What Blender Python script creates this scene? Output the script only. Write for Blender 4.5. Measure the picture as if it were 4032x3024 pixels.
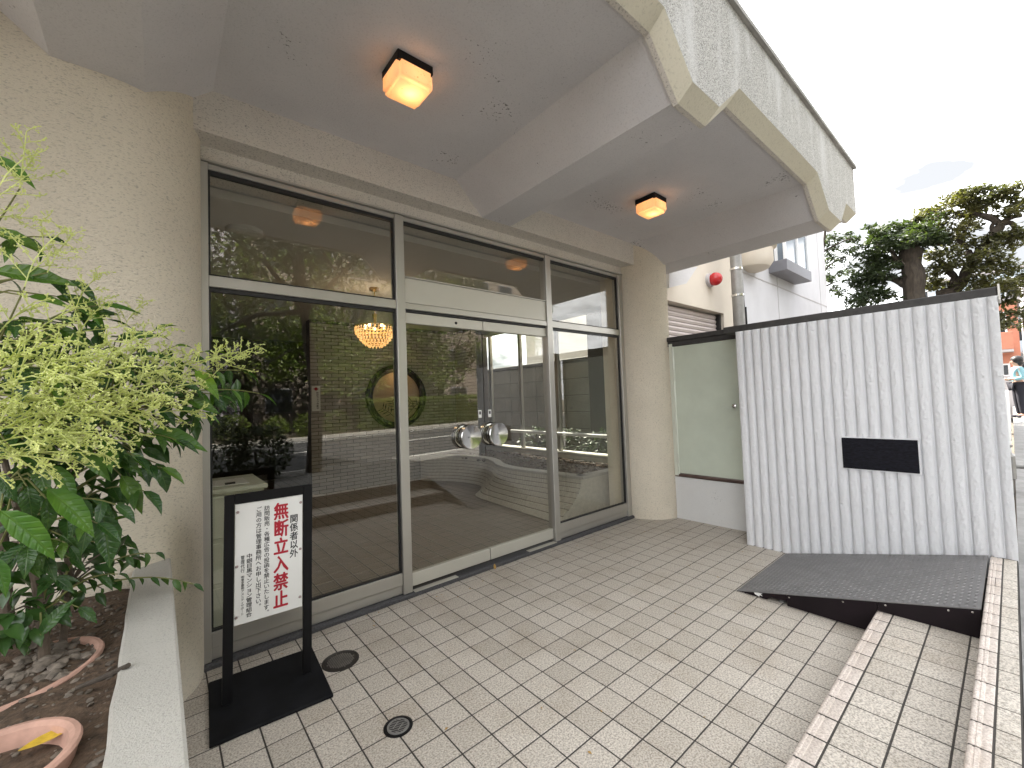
import bpy, bmesh, math, random
from mathutils import Vector, Matrix, noise

for o in list(bpy.data.objects):
    bpy.data.objects.remove(o, do_unlink=True)
SC = bpy.context.scene
COL = SC.collection
RNG = random.Random(11)
PI = math.pi
Rad = math.radians

# ------------------------------------------------------------------ camera
CAM = Vector((-1.2909, -1.4196, 1.4829))
RX = Vector((0.76506, -0.64297, -0.03572))     # image right
RY = Vector((-0.00252, 0.05248, -0.99862))     # image down
RZ = Vector((0.64395, 0.76409, 0.03853))       # forward
FPX = 1657.9                                   # focal length in photo pixels (4032 wide)
cd = bpy.data.cameras.new('camera')
cam = bpy.data.objects.new('camera', cd)
COL.objects.link(cam)
cd.sensor_fit = 'HORIZONTAL'
cd.sensor_width = 36.0
cd.lens = FPX / 4032 * 36.0
cd.clip_start = 0.02
cd.clip_end = 2000
cam.matrix_world = Matrix(((RX.x, -RY.x, -RZ.x, CAM.x), (RX.y, -RY.y, -RZ.y, CAM.y),
                           (RX.z, -RY.z, -RZ.z, CAM.z), (0, 0, 0, 1)))
SC.camera = cam

# ------------------------------------------------------------------ world and sun
SUN_EL, SUN_AZ = Rad(51), Rad(14)     # sun stands behind the building (+y), a little to the right (+x)
w = bpy.data.worlds.new('World')
SC.world = w
w.use_nodes = True
wn, wl = w.node_tree.nodes, w.node_tree.links
wn.clear()
wo = wn.new('ShaderNodeOutputWorld')
bg = wn.new('ShaderNodeBackground')
sky = wn.new('ShaderNodeTexSky')
sky.sky_type = 'NISHITA'
sky.sun_disc = False
sky.sun_elevation = SUN_EL
sky.sun_rotation = SUN_AZ
sky.air_density = 1.0
sky.dust_density = 2.5
tc = wn.new('ShaderNodeTexCoord')
mp = wn.new('ShaderNodeMapping')
mp.inputs['Scale'].default_value = (1.3, 1.3, 3.2)
nz = wn.new('ShaderNodeTexNoise')
nz.inputs['Scale'].default_value = 2.1
nz.inputs['Detail'].default_value = 6
nz.inputs['Roughness'].default_value = 0.55
cr = wn.new('ShaderNodeValToRGB')
cr.color_ramp.elements[0].position = 0.30
cr.color_ramp.elements[0].color = (0.94, 0.94, 0.94, 1)
cr.color_ramp.elements[1].position = 0.55
cr.color_ramp.elements[1].color = (1, 1, 1, 1)
cc = wn.new('ShaderNodeValToRGB')
cc.color_ramp.elements[0].position = 0.38
cc.color_ramp.elements[0].color = (2.58, 2.63, 2.69, 1)
cc.color_ramp.elements[1].position = 0.70
cm = cc.color_ramp.elements.new(0.50)
cm.color = (3.1, 3.15, 3.2, 1)
cc.color_ramp.elements[1].color = (14.0, 14.1, 14.3, 1)
mx = wn.new('ShaderNodeMix')
mx.data_type = 'RGBA'
wl.new(tc.outputs['Generated'], mp.inputs['Vector'])
wl.new(mp.outputs['Vector'], nz.inputs['Vector'])
wl.new(nz.outputs['Fac'], cr.inputs['Fac'])
wl.new(nz.outputs['Fac'], cc.inputs['Fac'])
wl.new(cr.outputs['Color'], mx.inputs['Factor'])
wl.new(sky.outputs['Color'], mx.inputs['A'])
wl.new(cc.outputs['Color'], mx.inputs['B'])
wl.new(mx.outputs['Result'], bg.inputs['Color'])
bg.inputs['Strength'].default_value = 0.070
wl.new(bg.outputs['Background'], wo.inputs['Surface'])

sd = bpy.data.lights.new('sun', 'SUN')
sun = bpy.data.objects.new('sun', sd)
COL.objects.link(sun)
sd.energy = 5.0
sd.angle = Rad(0.6)
sd.color = (1.0, 0.93, 0.82)
sdir = Vector((math.sin(SUN_AZ) * math.cos(SUN_EL), math.cos(SUN_AZ) * math.cos(SUN_EL), math.sin(SUN_EL)))
sun.rotation_euler = sdir.to_track_quat('Z', 'Y').to_euler()
sun.location = (0, 30, 40)

SC.view_settings.view_transform = 'Standard'
SC.view_settings.look = 'None'
SC.view_settings.exposure = 2.35
SC.view_settings.gamma = 1.0
SC.render.engine = 'CYCLES'
SC.cycles.use_denoising = True
SC.cycles.max_bounces = 8
SC.cycles.diffuse_bounces = 4
SC.cycles.transparent_max_bounces = 24
SC.cycles.glossy_bounces = 4
SC.cycles.caustics_reflective = False
SC.cycles.caustics_refractive = False
SC.cycles.sample_clamp_indirect = 6

# ------------------------------------------------------------------ helpers
def at(u, v, ax, val, s=1.0):
    """photo pixel -> point on the plane ax = val"""
    d = RX * ((u * s - 2016) / FPX) + RY * ((v * s - 1512) / FPX) + RZ
    i = 'xyz'.index(ax)
    return CAM + d * ((val - CAM[i]) / d[i])

PV = 4032 / 2212.0                      # preview pixel -> photo pixel
WM = {}                                 # world matrix of every object used as parent

def put(o, parent=None):
    COL.objects.link(o)
    WM[o] = o.matrix_basis.copy()
    if parent is not None:
        o.parent = parent
        o.matrix_parent_inverse = WM[parent].inverted()
    return o

def tag(o, label=None, cat=None, group=None, kind=None):
    if label: o['label'] = label
    if cat: o['category'] = cat
    if group: o['group'] = group
    if kind: o['kind'] = kind
    return o

def thing(name, loc, label, cat, group=None):
    o = bpy.data.objects.new(name, None)
    o.empty_display_size = 0.1
    o.location = loc
    WM[o] = Matrix.Translation(Vector(loc))
    COL.objects.link(o)
    return tag(o, label, cat, group)

class MB:
    def __init__(s):
        s.v, s.f = [], []
    def add(s, vs, fs):
        n = len(s.v)
        s.v += [tuple(p) for p in vs]
        s.f += [tuple(i + n for i in f) for f in fs]
        return s
    def box(s, x0, x1, y0, y1, z0, z1):
        return s.add([(x0,y0,z0),(x1,y0,z0),(x1,y1,z0),(x0,y1,z0),(x0,y0,z1),(x1,y0,z1),(x1,y1,z1),(x0,y1,z1)],
                     [(0,3,2,1),(4,5,6,7),(0,1,5,4),(1,2,6,5),(2,3,7,6),(3,0,4,7)])
    def bbox(s, x0, x1, y0, y1, z0, z1, b=0.003):
        """box with chamfered edges"""
        bm = bmesh.new()
        r = bmesh.ops.create_cube(bm, size=1)
        for q in bm.verts:
            q.co = Vector((x0 + (q.co.x + .5) * (x1 - x0), y0 + (q.co.y + .5) * (y1 - y0), z0 + (q.co.z + .5) * (z1 - z0)))
        bmesh.ops.bevel(bm, geom=bm.edges[:], offset=b, segments=1, affect='EDGES')
        bm.verts.index_update()
        s.add([q.co[:] for q in bm.verts], [[q.index for q in f.verts] for f in bm.faces])
        bm.free()
        return s
    def prism(s, poly, ax, a, b):
        """polygon in the two other axes, extruded along ax from a to b"""
        n = len(poly)
        def P(p, t):
            return {'x': (t, p[0], p[1]), 'y': (p[0], t, p[1]), 'z': (p[0], p[1], t)}[ax]
        vs = [P(p, a) for p in poly] + [P(p, b) for p in poly]
        fs = [tuple(range(n)), tuple(range(2*n-1, n-1, -1))] + [(i, i+n, (i+1) % n + n, (i+1) % n) for i in range(n)]
        return s.add(vs, fs)
    def grid(s, rows, closed=False):
        n, m = len(rows), len(rows[0])
        fs = []
        for i in range(n - 1):
            for j in range(m if closed else m - 1):
                k = (j + 1) % m
                fs.append((i*m+j, i*m+k, (i+1)*m+k, (i+1)*m+j))
        return s.add([p for r in rows for p in r], fs)
    def tube(s, pts, rad, n=8, cap=True):
        pts = [Vector(p) for p in pts]
        if not isinstance(rad, (list, tuple)): rad = [rad] * len(pts)
        rows = []
        ref = Vector((0.13, 0.21, 1)).normalized()
        for i, p in enumerate(pts):
            d = (pts[min(i+1, len(pts)-1)] - pts[max(i-1, 0)])
            if d.length < 1e-9: d = Vector((0,0,1))
            d.normalize()
            a = d.cross(ref)
            if a.length < 1e-3: a = d.cross(Vector((1,0,0)))
            a.normalize(); b = d.cross(a)
            rows.append([p + (a*math.cos(2*PI*k/n) + b*math.sin(2*PI*k/n)) * rad[i] for k in range(n)])
        base = len(s.v)
        s.grid(rows, True)
        if cap:
            s.f.append(tuple(base + k for k in range(n-1, -1, -1)))
            L = base + (len(pts)-1)*n
            s.f.append(tuple(L + k for k in range(n)))
        return s
    def lathe(s, prof, c, ax='z', n=24, cap=True):
        """prof: (radius, offset along ax)"""
        rows = []
        for r, h in prof:
            row = []
            for k in range(n):
                t = 2*PI*k/n
                a, b = r*math.cos(t), r*math.sin(t)
                row.append({'z': (c[0]+a, c[1]+b, c[2]+h), 'y': (c[0]+a, c[1]+h, c[2]+b), 'x': (c[0]+h, c[1]+a, c[2]+b)}[ax])
            rows.append(row)
        base = len(s.v)
        s.grid(rows, True)
        if cap:
            s.f.append(tuple(base + k for k in range(n)))
            L = base + (len(prof)-1)*n
            s.f.append(tuple(L + k for k in range(n-1, -1, -1)))
        return s
    def blob(s, c, r, rng, sub=1, squash=(1,1,1), rough=.25):
        bm = bmesh.new()
        bmesh.ops.create_icosphere(bm, subdivisions=sub, radius=1)
        off = Vector((rng.random()*50, rng.random()*50, rng.random()*50))
        rot = Matrix.Rotation(rng.random()*6.28, 3, 'Z')
        for q in bm.verts:
            k = 1 + rough * noise.noise(q.co*1.3 + off)
            q.co = rot @ Vector((q.co.x*squash[0]*k*r, q.co.y*squash[1]*k*r, q.co.z*squash[2]*k*r)) + Vector(c)
        bm.verts.index_update()
        s.add([q.co[:] for q in bm.verts], [[q.index for q in f.verts] for f in bm.faces])
        bm.free()
        return s
    def mesh(s, name, mat=None, smooth=False):
        me = bpy.data.meshes.new(name)
        me.from_pydata(s.v, [], s.f)
        bm = bmesh.new(); bm.from_mesh(me)
        bmesh.ops.recalc_face_normals(bm, faces=bm.faces[:])
        bm.to_mesh(me); bm.free()
        if mat: me.materials.append(mat)
        if smooth:
            for p in me.polygons: p.use_smooth = True
            try: me.set_sharp_from_angle(angle=Rad(38))
            except Exception: pass
        return me
    def build(s, name, mat, parent=None, smooth=False):
        return put(bpy.data.objects.new(name, s.mesh(name, mat, smooth)), parent)

def rawmesh(v, f, name, mat, smooth=False):
    me = bpy.data.meshes.new(name)
    me.from_pydata(v, [], f)
    if mat: me.materials.append(mat)
    if smooth:
        for p in me.polygons: p.use_smooth = True
    return me

def inst(name, me, parent, mw):
    o = bpy.data.objects.new(name, me)
    o.matrix_basis = mw
    return put(o, parent)

# ------------------------------------------------------------------ materials
def newmat(name):
    m = bpy.data.materials.new(name)
    m.use_nodes = True
    nt = m.node_tree
    b = nt.nodes['Principled BSDF']
    return m, nt.nodes, nt.links, b

def rgb(c, k=1.0): return (c[0]*k, c[1]*k, c[2]*k, 1)

def coords(n, l, scale=(1,1,1), space='pos'):
    mpn = n.new('ShaderNodeMapping')
    mpn.inputs['Scale'].default_value = scale
    if space == 'pos':
        g = n.new('ShaderNodeNewGeometry'); l.new(g.outputs['Position'], mpn.inputs['Vector'])
    else:
        g = n.new('ShaderNodeTexCoord'); l.new(g.outputs['Object'], mpn.inputs['Vector'])
    return mpn.outputs['Vector']

def noise_tex(n, l, vec, scale, detail=3, rough=.5):
    t = n.new('ShaderNodeTexNoise')
    t.inputs['Scale'].default_value = scale
    t.inputs['Detail'].default_value = detail
    t.inputs['Roughness'].default_value = rough
    l.new(vec, t.inputs['Vector'])
    return t.outputs['Fac']

def ramp(n, l, fac, stops):
    r = n.new('ShaderNodeValToRGB')
    e = r.color_ramp.elements
    while len(e) < len(stops): e.new(0.5)
    for i, (p, c) in enumerate(stops):
        e[i].position = p
        e[i].color = c if len(c) == 4 else (*c, 1)
    l.new(fac, r.inputs['Fac'])
    return r.outputs['Color']

def mixc(n, l, fac, a, b, mode='MIX'):
    m = n.new('ShaderNodeMix'); m.data_type = 'RGBA'; m.blend_type = mode
    if isinstance(fac, float): m.inputs['Factor'].default_value = fac
    else: l.new(fac, m.inputs['Factor'])
    for k, q in (('A', a), ('B', b)):
        if isinstance(q, tuple): m.inputs[k].default_value = q if len(q) == 4 else (*q, 1)
        else: l.new(q, m.inputs[k])
    return m.outputs['Result']

def bump(n, l, b, height, strength, dist):
    t = n.new('ShaderNodeBump')
    t.inputs['Strength'].default_value = strength
    t.inputs['Distance'].default_value = dist
    l.new(height, t.inputs['Height'])
    l.new(t.outputs['Normal'], b.inputs['Normal'])
    return t

def plain(name, c, rough=.5, metal=0, var=.12, vs=6, bs=0, bd=.001, spec=.5, stretch=(1,1,1), objrand=0.0, space='pos'):
    """general painted / metal / plastic surface with uneven tone and fine relief"""
    m, n, l, b = newmat(name)
    vec = coords(n, l, stretch, space)
    f1 = noise_tex(n, l, vec, vs, 5, .6)
    col = ramp(n, l, f1, [(.25, rgb(c, 1-var)), (.75, rgb(c, 1+var))])
    if objrand:
        oi = n.new('ShaderNodeObjectInfo')
        rr = ramp(n, l, oi.outputs['Random'], [(0, (1-objrand,)*3), (1, (1+objrand,)*3)])
        col = mixc(n, l, 1.0, col, rr, 'MULTIPLY')
    l.new(col, b.inputs['Base Color'])
    rr = n.new('ShaderNodeMapRange')
    rr.inputs['To Min'].default_value = max(.03, rough - .08); rr.inputs['To Max'].default_value = min(1, rough + .1)
    l.new(f1, rr.inputs['Value']); l.new(rr.outputs['Result'], b.inputs['Roughness'])
    b.inputs['Metallic'].default_value = metal
    b.inputs['Specular IOR Level'].default_value = spec
    if bs:
        bump(n, l, b, noise_tex(n, l, vec, bs, 3), .6, bd)
    return m

def stucco(name, c, bs=60, bd=.004, stretch=(1,1,1), speck=.5, spots=0.0, stain=.12):
    m, n, l, b = newmat(name)
    vec = coords(n, l, stretch)
    v0 = coords(n, l)
    h = noise_tex(n, l, vec, bs, 4, .6)
    h2 = noise_tex(n, l, vec, bs*2.7, 2, .5)
    big = noise_tex(n, l, v0, 1.4, 6, .62)
    col = ramp(n, l, big, [(.25, rgb(c, 1-stain)), (.7, rgb(c, 1.04))])
    pit = ramp(n, l, h, [(.30, (1-speck,)*3), (.46, (1, 1, 1))])
    col = mixc(n, l, 1.0, col, pit, 'MULTIPLY')
    if spots:
        sp = noise_tex(n, l, v0, 62, 2, .5)
        cl = noise_tex(n, l, v0, 2.3, 3, .5)
        ad = n.new('ShaderNodeMath'); ad.operation = 'MULTIPLY'; l.new(sp, ad.inputs[0]); l.new(cl, ad.inputs[1])
        sr = ramp(n, l, ad.outputs[0], [(.405, (1, 1, 1)), (.445, (1-spots,)*3)])
        col = mixc(n, l, 1.0, col, sr, 'MULTIPLY')
    l.new(col, b.inputs['Base Color'])
    b.inputs['Roughness'].default_value = .92
    b.inputs['Specular IOR Level'].default_value = .25
    ad = n.new('ShaderNodeMath'); ad.operation = 'MULTIPLY_ADD'
    ad.inputs[1].default_value = .4
    l.new(h2, ad.inputs[0]); l.new(h, ad.inputs[2])
    bump(n, l, b, ad.outputs[0], .75, bd)
    return m

def tilemat(name, dark, light, scale=230, objrand=.06, rough=.55, stain=(.55, .5, .44)):
    m, n, l, b = newmat(name)
    v0 = coords(n, l)
    g = noise_tex(n, l, v0, scale, 3, .7)
    col = ramp(n, l, g, [(.36, rgb(dark)), (.60, rgb(light))])
    big = noise_tex(n, l, v0, 2.6, 6, .65)
    st = ramp(n, l, big, [(.36, (*stain, 1)), (.50, (1, 1, 1, 1))])
    col = mixc(n, l, .34, col, mixc(n, l, 1.0, col, st, 'MULTIPLY'))
    oi = n.new('ShaderNodeObjectInfo')
    rr = ramp(n, l, oi.outputs['Random'], [(0, (1-objrand, 1-objrand*1.1, 1-objrand*1.3)), (1, (1+objrand,)*3)])
    col = mixc(n, l, 1.0, col, rr, 'MULTIPLY')
    l.new(col, b.inputs['Base Color'])
    r = n.new('ShaderNodeMapRange')
    r.inputs['To Min'].default_value = rough - .14; r.inputs['To Max'].default_value = rough + .2
    l.new(big, r.inputs['Value']); l.new(r.outputs['Result'], b.inputs['Roughness'])
    bump(n, l, b, g, .35, .0012)
    return m

def pebble(name):
    m, n, l, b = newmat(name)
    v0 = coords(n, l)
    vo = n.new('ShaderNodeTexVoronoi'); vo.inputs['Scale'].default_value = 215
    l.new(v0, vo.inputs['Vector'])
    sep = n.new('ShaderNodeSeparateColor'); l.new(vo.outputs['Color'], sep.inputs['Color'])
    col = ramp(n, l, sep.outputs['Red'], [(0, (.17, .17, .165)), (.16, (.36, .355, .34)), (.42, (.57, .56, .535)), (1, (.68, .67, .65))])
    dk = ramp(n, l, vo.outputs['Distance'], [(.35, (1, 1, 1)), (.75, (.55, .54, .5))])
    col = mixc(n, l, 1.0, col, dk, 'MULTIPLY')
    big = noise_tex(n, l, coords(n, l, (1.2, 1.2, .35)), 3.2, 5, .6)
    patch = ramp(n, l, big, [(.52, (0, 0, 0)), (.66, (1, 1, 1))])
    col = mixc(n, l, patch, col, mixc(n, l, .62, col, (.62, .62, .61, 1)))
    l.new(col, b.inputs['Base Color'])
    b.inputs['Roughness'].default_value = .85
    bump(n, l, b, vo.outputs['Distance'], .8, .004).invert = True
    return m

def glassmat(name, tint=(.93, .95, .93), refl=1.0, rough=.0):
    m = bpy.data.materials.new(name); m.use_nodes = True
    n, l = m.node_tree.nodes, m.node_tree.links
    n.clear()
    out = n.new('ShaderNodeOutputMaterial')
    tr = n.new('ShaderNodeBsdfTransparent'); tr.inputs['Color'].default_value = (*tint, 1)
    gl = n.new('ShaderNodeBsdfGlossy'); gl.inputs['Roughness'].default_value = rough
    gl.inputs['Color'].default_value = (1, 1, 1, 1)
    lw = n.new('ShaderNodeLayerWeight'); lw.inputs['Blend'].default_value = .5
    pw = n.new('ShaderNodeMath'); pw.operation = 'POWER'; pw.inputs[1].default_value = 5
    l.new(lw.outputs['Facing'], pw.inputs[0])
    ma = n.new('ShaderNodeMath'); ma.operation = 'MULTIPLY_ADD'
    ma.inputs[1].default_value = .957; ma.inputs[2].default_value = .043 * refl
    l.new(pw.outputs[0], ma.inputs[0])
    mi = n.new('ShaderNodeMixShader')
    l.new(ma.outputs[0], mi.inputs['Fac']); l.new(tr.outputs[0], mi.inputs[1]); l.new(gl.outputs[0], mi.inputs[2])
    l.new(mi.outputs[0], out.inputs['Surface'])
    return m

def emis(name, c, s, mixdiff=None):
    m, n, l, b = newmat(name)
    b.inputs['Base Color'].default_value = rgb(mixdiff or c)
    b.inputs['Emission Color'].default_value = rgb(c)
    b.inputs['Emission Strength'].default_value = s
    return m

def leafmat(name, c, c2, rough=.35, trans=.25, objrand=True, vs=9, veins=False):
    m = bpy.data.materials.new(name); m.use_nodes = True
    n, l = m.node_tree.nodes, m.node_tree.links
    b = n['Principled BSDF']; out = n['Material Output']
    v0 = coords(n, l)
    f = noise_tex(n, l, v0, vs, 3, .6)
    col = ramp(n, l, f, [(.3, rgb(c)), (.7, rgb(c2))])
    if objrand:
        oi = n.new('ShaderNodeObjectInfo')
        rr = ramp(n, l, oi.outputs['Random'], [(0, (.65, .75, .75)), (.62, (1, 1, 1)), (.82, (1.5, 1.35, .9)), (1, (2.4, 1.9, 1.0))])
        col = mixc(n, l, 1.0, col, rr, 'MULTIPLY')
    if veins:      # midrib and side veins in the leaf's own coordinates (length 1 along x)
        ov = coords(n, l, (1, 1, 1), 'obj')
        sx = n.new('ShaderNodeSeparateXYZ'); l.new(ov, sx.inputs[0])
        def mth(op, a, b2=None, c3=None):
            q = n.new('ShaderNodeMath'); q.operation = op
            for k, val in enumerate((a, b2, c3)):
                if val is None: continue
                if isinstance(val, (int, float)): q.inputs[k].default_value = val
                else: l.new(val, q.inputs[k])
            return q.outputs[0]
        ay = mth('ABSOLUTE', sx.outputs['Y'])
        rib = mth('SUBTRACT', 1.0, mth('MINIMUM', mth('MULTIPLY', ay, 70), 1.0))
        ph = mth('MULTIPLY', mth('SUBTRACT', sx.outputs['X'], mth('MULTIPLY', ay, .9)), 56)
        vn = mth('POWER', mth('MULTIPLY_ADD', mth('SINE', ph), .5, .5), 9)
        al = mth('MAXIMUM', rib, mth('MULTIPLY', vn, .35))
        col = mixc(n, l, mth('MULTIPLY', al, .20), col, (.20, .30, .07, 1))
        bump(n, l, b, mth('SUBTRACT', mth('MULTIPLY', f, .6), al), .3, .03)
    l.new(col, b.inputs['Base Color'])
    b.inputs['Roughness'].default_value = rough
    t = n.new('ShaderNodeBsdfTranslucent')
    tcol = mixc(n, l, 1.0, col, (1.5, 1.7, .6, 1), 'MULTIPLY')
    l.new(tcol, t.inputs['Color'])
    mi = n.new('ShaderNodeMixShader'); mi.inputs['Fac'].default_value = trans
    l.new(b.outputs[0], mi.inputs[1]); l.new(t.outputs[0], mi.inputs[2]); l.new(mi.outputs[0], out.inputs['Surface'])
    return m

M = {}
M['pillar'] = stucco('cream_stucco', (.74, .675, .555), 70, .0075, (1, 1, 2.4), .40, 0, .10)
M['header'] = stucco('header_stucco', (.69, .65, .59), 95, .004, (1, 1, 1.6), .55, .2, .08)
M['soffit'] = stucco('soffit_paint', (.68, .665, .675), 105, .0032, (1, 1, 1), .16, .70, .10)
M['lip'] = stucco('lip_paint', (.68, .64, .52), 75, .004, (1, 1, 1), .18, .2, .08)
M['pebble'] = pebble('pebble_dash')
M['white_stucco'] = stucco('white_stucco', (.70, .70, .69), 130, .0015, (1, 1, 1), .08, .25, .06)
M['corr'] = stucco('corrugated_paint', (.70, .705, .72), 85, .0065, (1, 1, 1.6), .0, .0, .03)
M['nbwall'] = stucco('neighbour_wall', (.60, .60, .63), 60, .001, (1, 1, 1), .04, .0, .08)
M['nbcream'] = stucco('neighbour_cream', (.64, .58, .50), 60, .001, (1, 1, 1), .04, .0, .05)
M['planter'] = stucco('planter_stucco', (.47, .455, .415), 190, .006, (1, 1, 1), .32, .0, .12)
M['tile'] = tilemat('court_tile', (.265, .238, .205), (.62, .57, .505), 120, .085, .5, (.62, .55, .46))
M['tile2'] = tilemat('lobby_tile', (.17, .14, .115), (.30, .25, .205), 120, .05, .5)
M['nosing'] = tilemat('nosing_tile', (.45, .385, .345), (.70, .63, .575), 120, .05, .42, (.75, .68, .6))
M['grout'] = plain('grout', (.05, .045, .04), .9, var=.3, vs=20)
M['alu'] = plain('brushed_aluminium', (.50, .485, .45), .42, .75, .06, 3, 240, .0003, stretch=(1, 1, .25))
M['alu_beige'] = plain('beige_aluminium', (.55, .535, .475), .45, .35, .04, 3)
M['steel'] = plain('polished_steel', (.66, .66, .65), .14, 1.0, .03, 5)
M['rubber'] = plain('black_gasket', (.015, .015, .016), .5, var=.2)
M['granite'] = plain('dark_granite', (.055, .055, .06), .6, var=.6, vs=90, bs=70, bd=.004)
M['black'] = plain('black_metal', (.008, .008, .009), .45, 0, .25, 14, 0, spec=.2)
M['blackbase'] = plain('black_base', (.008, .0085, .010), .75, 0, .6, 7, 160, .0004, spec=.15)
M['signwhite'] = plain('sign_white', (.80, .80, .78), .35, 0, .02, 4)
M['ink'] = plain('black_ink', (.02, .02, .025), .5, var=.1)
M['redink'] = plain('red_ink', (.42, .012, .03), .45, var=.06)
M['bolt'] = plain('bolt', (.45, .36, .36), .3, .9, .1)
M['glass'] = glassmat('window_glass', (.95, .95, .92), 1.45)
M['sideglass'] = glassmat('side_glass', (.93, .95, .94), 1.0)
M['green'] = plain('pale_green_paint', (.58, .63, .53), .42, 0, .10, 2.2, 5, .004)
M['darkcap'] = plain('dark_coping', (.045, .042, .04), .7, 0, .35, 18, 90, .001)
M['brown'] = plain('brown_sill', (.09, .055, .045), .6, var=.25)
M['rampdeck'] = plain('ramp_deck', (.185, .18, .18), .45, .35, .2, 9, 120, .0005)
M['treadbar'] = plain('worn_tread', (.20, .195, .195), .42, .35, .3, 9)
M['rampside'] = plain('ramp_side', (.010, .006, .008), .55, 0, .3, 6, spec=.2)
M['concrete'] = plain('concrete', (.33, .32, .30), .9, 0, .25, 5, 140, .001)
M['sidewalk'] = plain('sidewalk_blocks', (.22, .215, .21), .85, 0, .3, 6, 160, .002)
M['asphalt'] = plain('asphalt', (.055, .055, .058), .85, 0, .25, 3, 200, .002)
M['paint'] = plain('road_paint', (.70, .70, .68), .7, 0, .12, 5)
M['ground'] = plain('earth_ground', (.13, .11, .085), .95, 0, .35, 1.5, 20, .01)
M['soil'] = plain('dark_soil', (.085, .056, .036), .95, 0, .65, 45, 70, .012)
M['stone'] = plain('river_stones', (.15, .125, .10), .8, 0, .75, 30, 60, .002)
M['terracotta'] = plain('terracotta', (.47, .285, .22), .85, 0, .28, 16, 130, .001)
M['bark'] = plain('bark', (.055, .044, .034), .9, 0, .5, 22, 30, .02, stretch=(1, 1, .3))
M['stem'] = plain('shrub_stem', (.115, .088, .064), .8, 0, .35, 30, 50, .004)
M['twig'] = plain('green_twig', (.16, .17, .05), .7, 0, .3, 20)
M['leaf'] = leafmat('shrub_leaf', (.026, .072, .020), (.055, .125, .028), .24, .22, True, 25, True)
M['newleaf'] = leafmat('young_leaf', (.06, .16, .022), (.12, .24, .03), .3, .3, True, 14, True)
M['innerleaf'] = leafmat('inner_leaf', (.024, .062, .018), (.055, .12, .028), .26, .2, False, 14)
M['flower'] = leafmat('flower_buds', (.52, .55, .21), (.76, .76, .38), .6, .3, False)
M['treeleaf'] = leafmat('tree_leaf', (.030, .046, .024), (.066, .088, .038), .5, .25, False, 2.2)
M['treeleaf2'] = leafmat('gnarled_tree_leaf', (.046, .052, .028), (.14, .13, .052), .5, .3, False, 1.7)
M['hedge'] = leafmat('hedge_leaf', (.07, .115, .025), (.165, .205, .045), .5, .3, False, 2)
M['darkbush'] = leafmat('dark_bush_leaf', (.018, .035, .012), (.04, .06, .02), .5, .2, False, 3)
M['brick'] = plain('lobby_brick', (.43, .395, .355), .55, 0, .10, 14, 60, .002, objrand=.14)
M['mortar'] = plain('mortar', (.075, .07, .062), .95, var=.2)
M['mosaic'] = plain('planter_mosaic', (.58, .55, .48), .6, 0, .14, 20, 60, .003, objrand=.1)
M['plaster'] = plain('lobby_plaster', (.55, .53, .49), .85, 0, .05, 2)
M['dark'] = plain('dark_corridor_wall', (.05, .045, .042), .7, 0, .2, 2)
M['mailbox'] = plain('pale_mailbox', (.62, .64, .55), .45, 0, .05, 3)
M['brass'] = plain('brass', (.45, .30, .12), .3, 1.0, .1)
M['blockwall'] = plain('block_wall', (.21, .205, .195), .9, 0, .25, 3, 60, .003)
M['shutter'] = plain('shutter_slats', (.50, .44, .42), .5, .1, .06, 3)
M['red'] = plain('red_lamp', (.42, .015, .02), .15, 0, .1, 8)
M['galv'] = plain('galvanised_pipe', (.27, .265, .255), .5, .5, .25, 6)
M['bayframe'] = plain('bay_window_grey', (.20, .20, .22), .5, .3, .08, 3)
M['whiteframe'] = plain('white_frame', (.78, .78, .78), .4, 0, .04, 3)
M['curtain'] = plain('curtain', (.55, .52, .48), .9, 0, .15, 8)
M['farbrick'] = plain('far_orange_brick', (.48, .20, .13), .8, 0, .15, 2, 12, .004)
M['farblue'] = plain('far_pale_blue', (.42, .50, .56), .6, 0, .1, 1)
M['fargrey'] = plain('far_grey', (.42, .40, .41), .7, 0, .12, 1)
M['opposite'] = plain('opposite_building', (.36, .34, .39), .8, 0, .08, .8)
M['oppbrown'] = plain('opposite_brown', (.20, .17, .145), .8, 0, .12, .8)
M['winglass'] = plain('dark_window', (.03, .035, .04), .06, 0, .1, 1)
M['baypane'] = plain('bay_pane', (.16, .20, .24), .04, 0, .25, 1.2, spec=1.0)
M['skin'] = plain('skin', (.55, .34, .25), .6, 0, .06, 20)
M['hair'] = plain('black_hair', (.012, .010, .010), .5, 0, .3, 40)
M['blue_top'] = plain('light_blue_knit', (.24, .44, .50), .9, 0, .1, 12, 150, .002)
M['trousers'] = plain('black_trousers', (.012, .012, .02), .85, 0, .2, 12)
M['deadleaf'] = plain('dry_leaf', (.36, .22, .06), .8, 0, .3, 60)
M['yellowleaf'] = plain('yellow_leaf', (.60, .40, .04), .6, 0, .3, 50)
M['iron'] = plain('cast_iron', (.045, .04, .036), .6, .5, .3, 20)
M['iron2'] = plain('worn_cast_iron', (.16, .145, .13), .5, .6, .3, 20)
M['plaque'] = plain('plaque', (.007, .007, .011), .6, 0, .8, 40, 26, .006, spec=.15, stretch=(1, 1, 2.2))
M['render'] = plain('upper_wall', (.60, .55, .45), .9, 0, .1, 1.2)
M['sill'] = plain('lobby_sill', (.45, .43, .39), .6, 0, .1, 5)
M['niche'] = plain('niche_paper', (.42, .33, .22), .8, 0, .06, 3)
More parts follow.
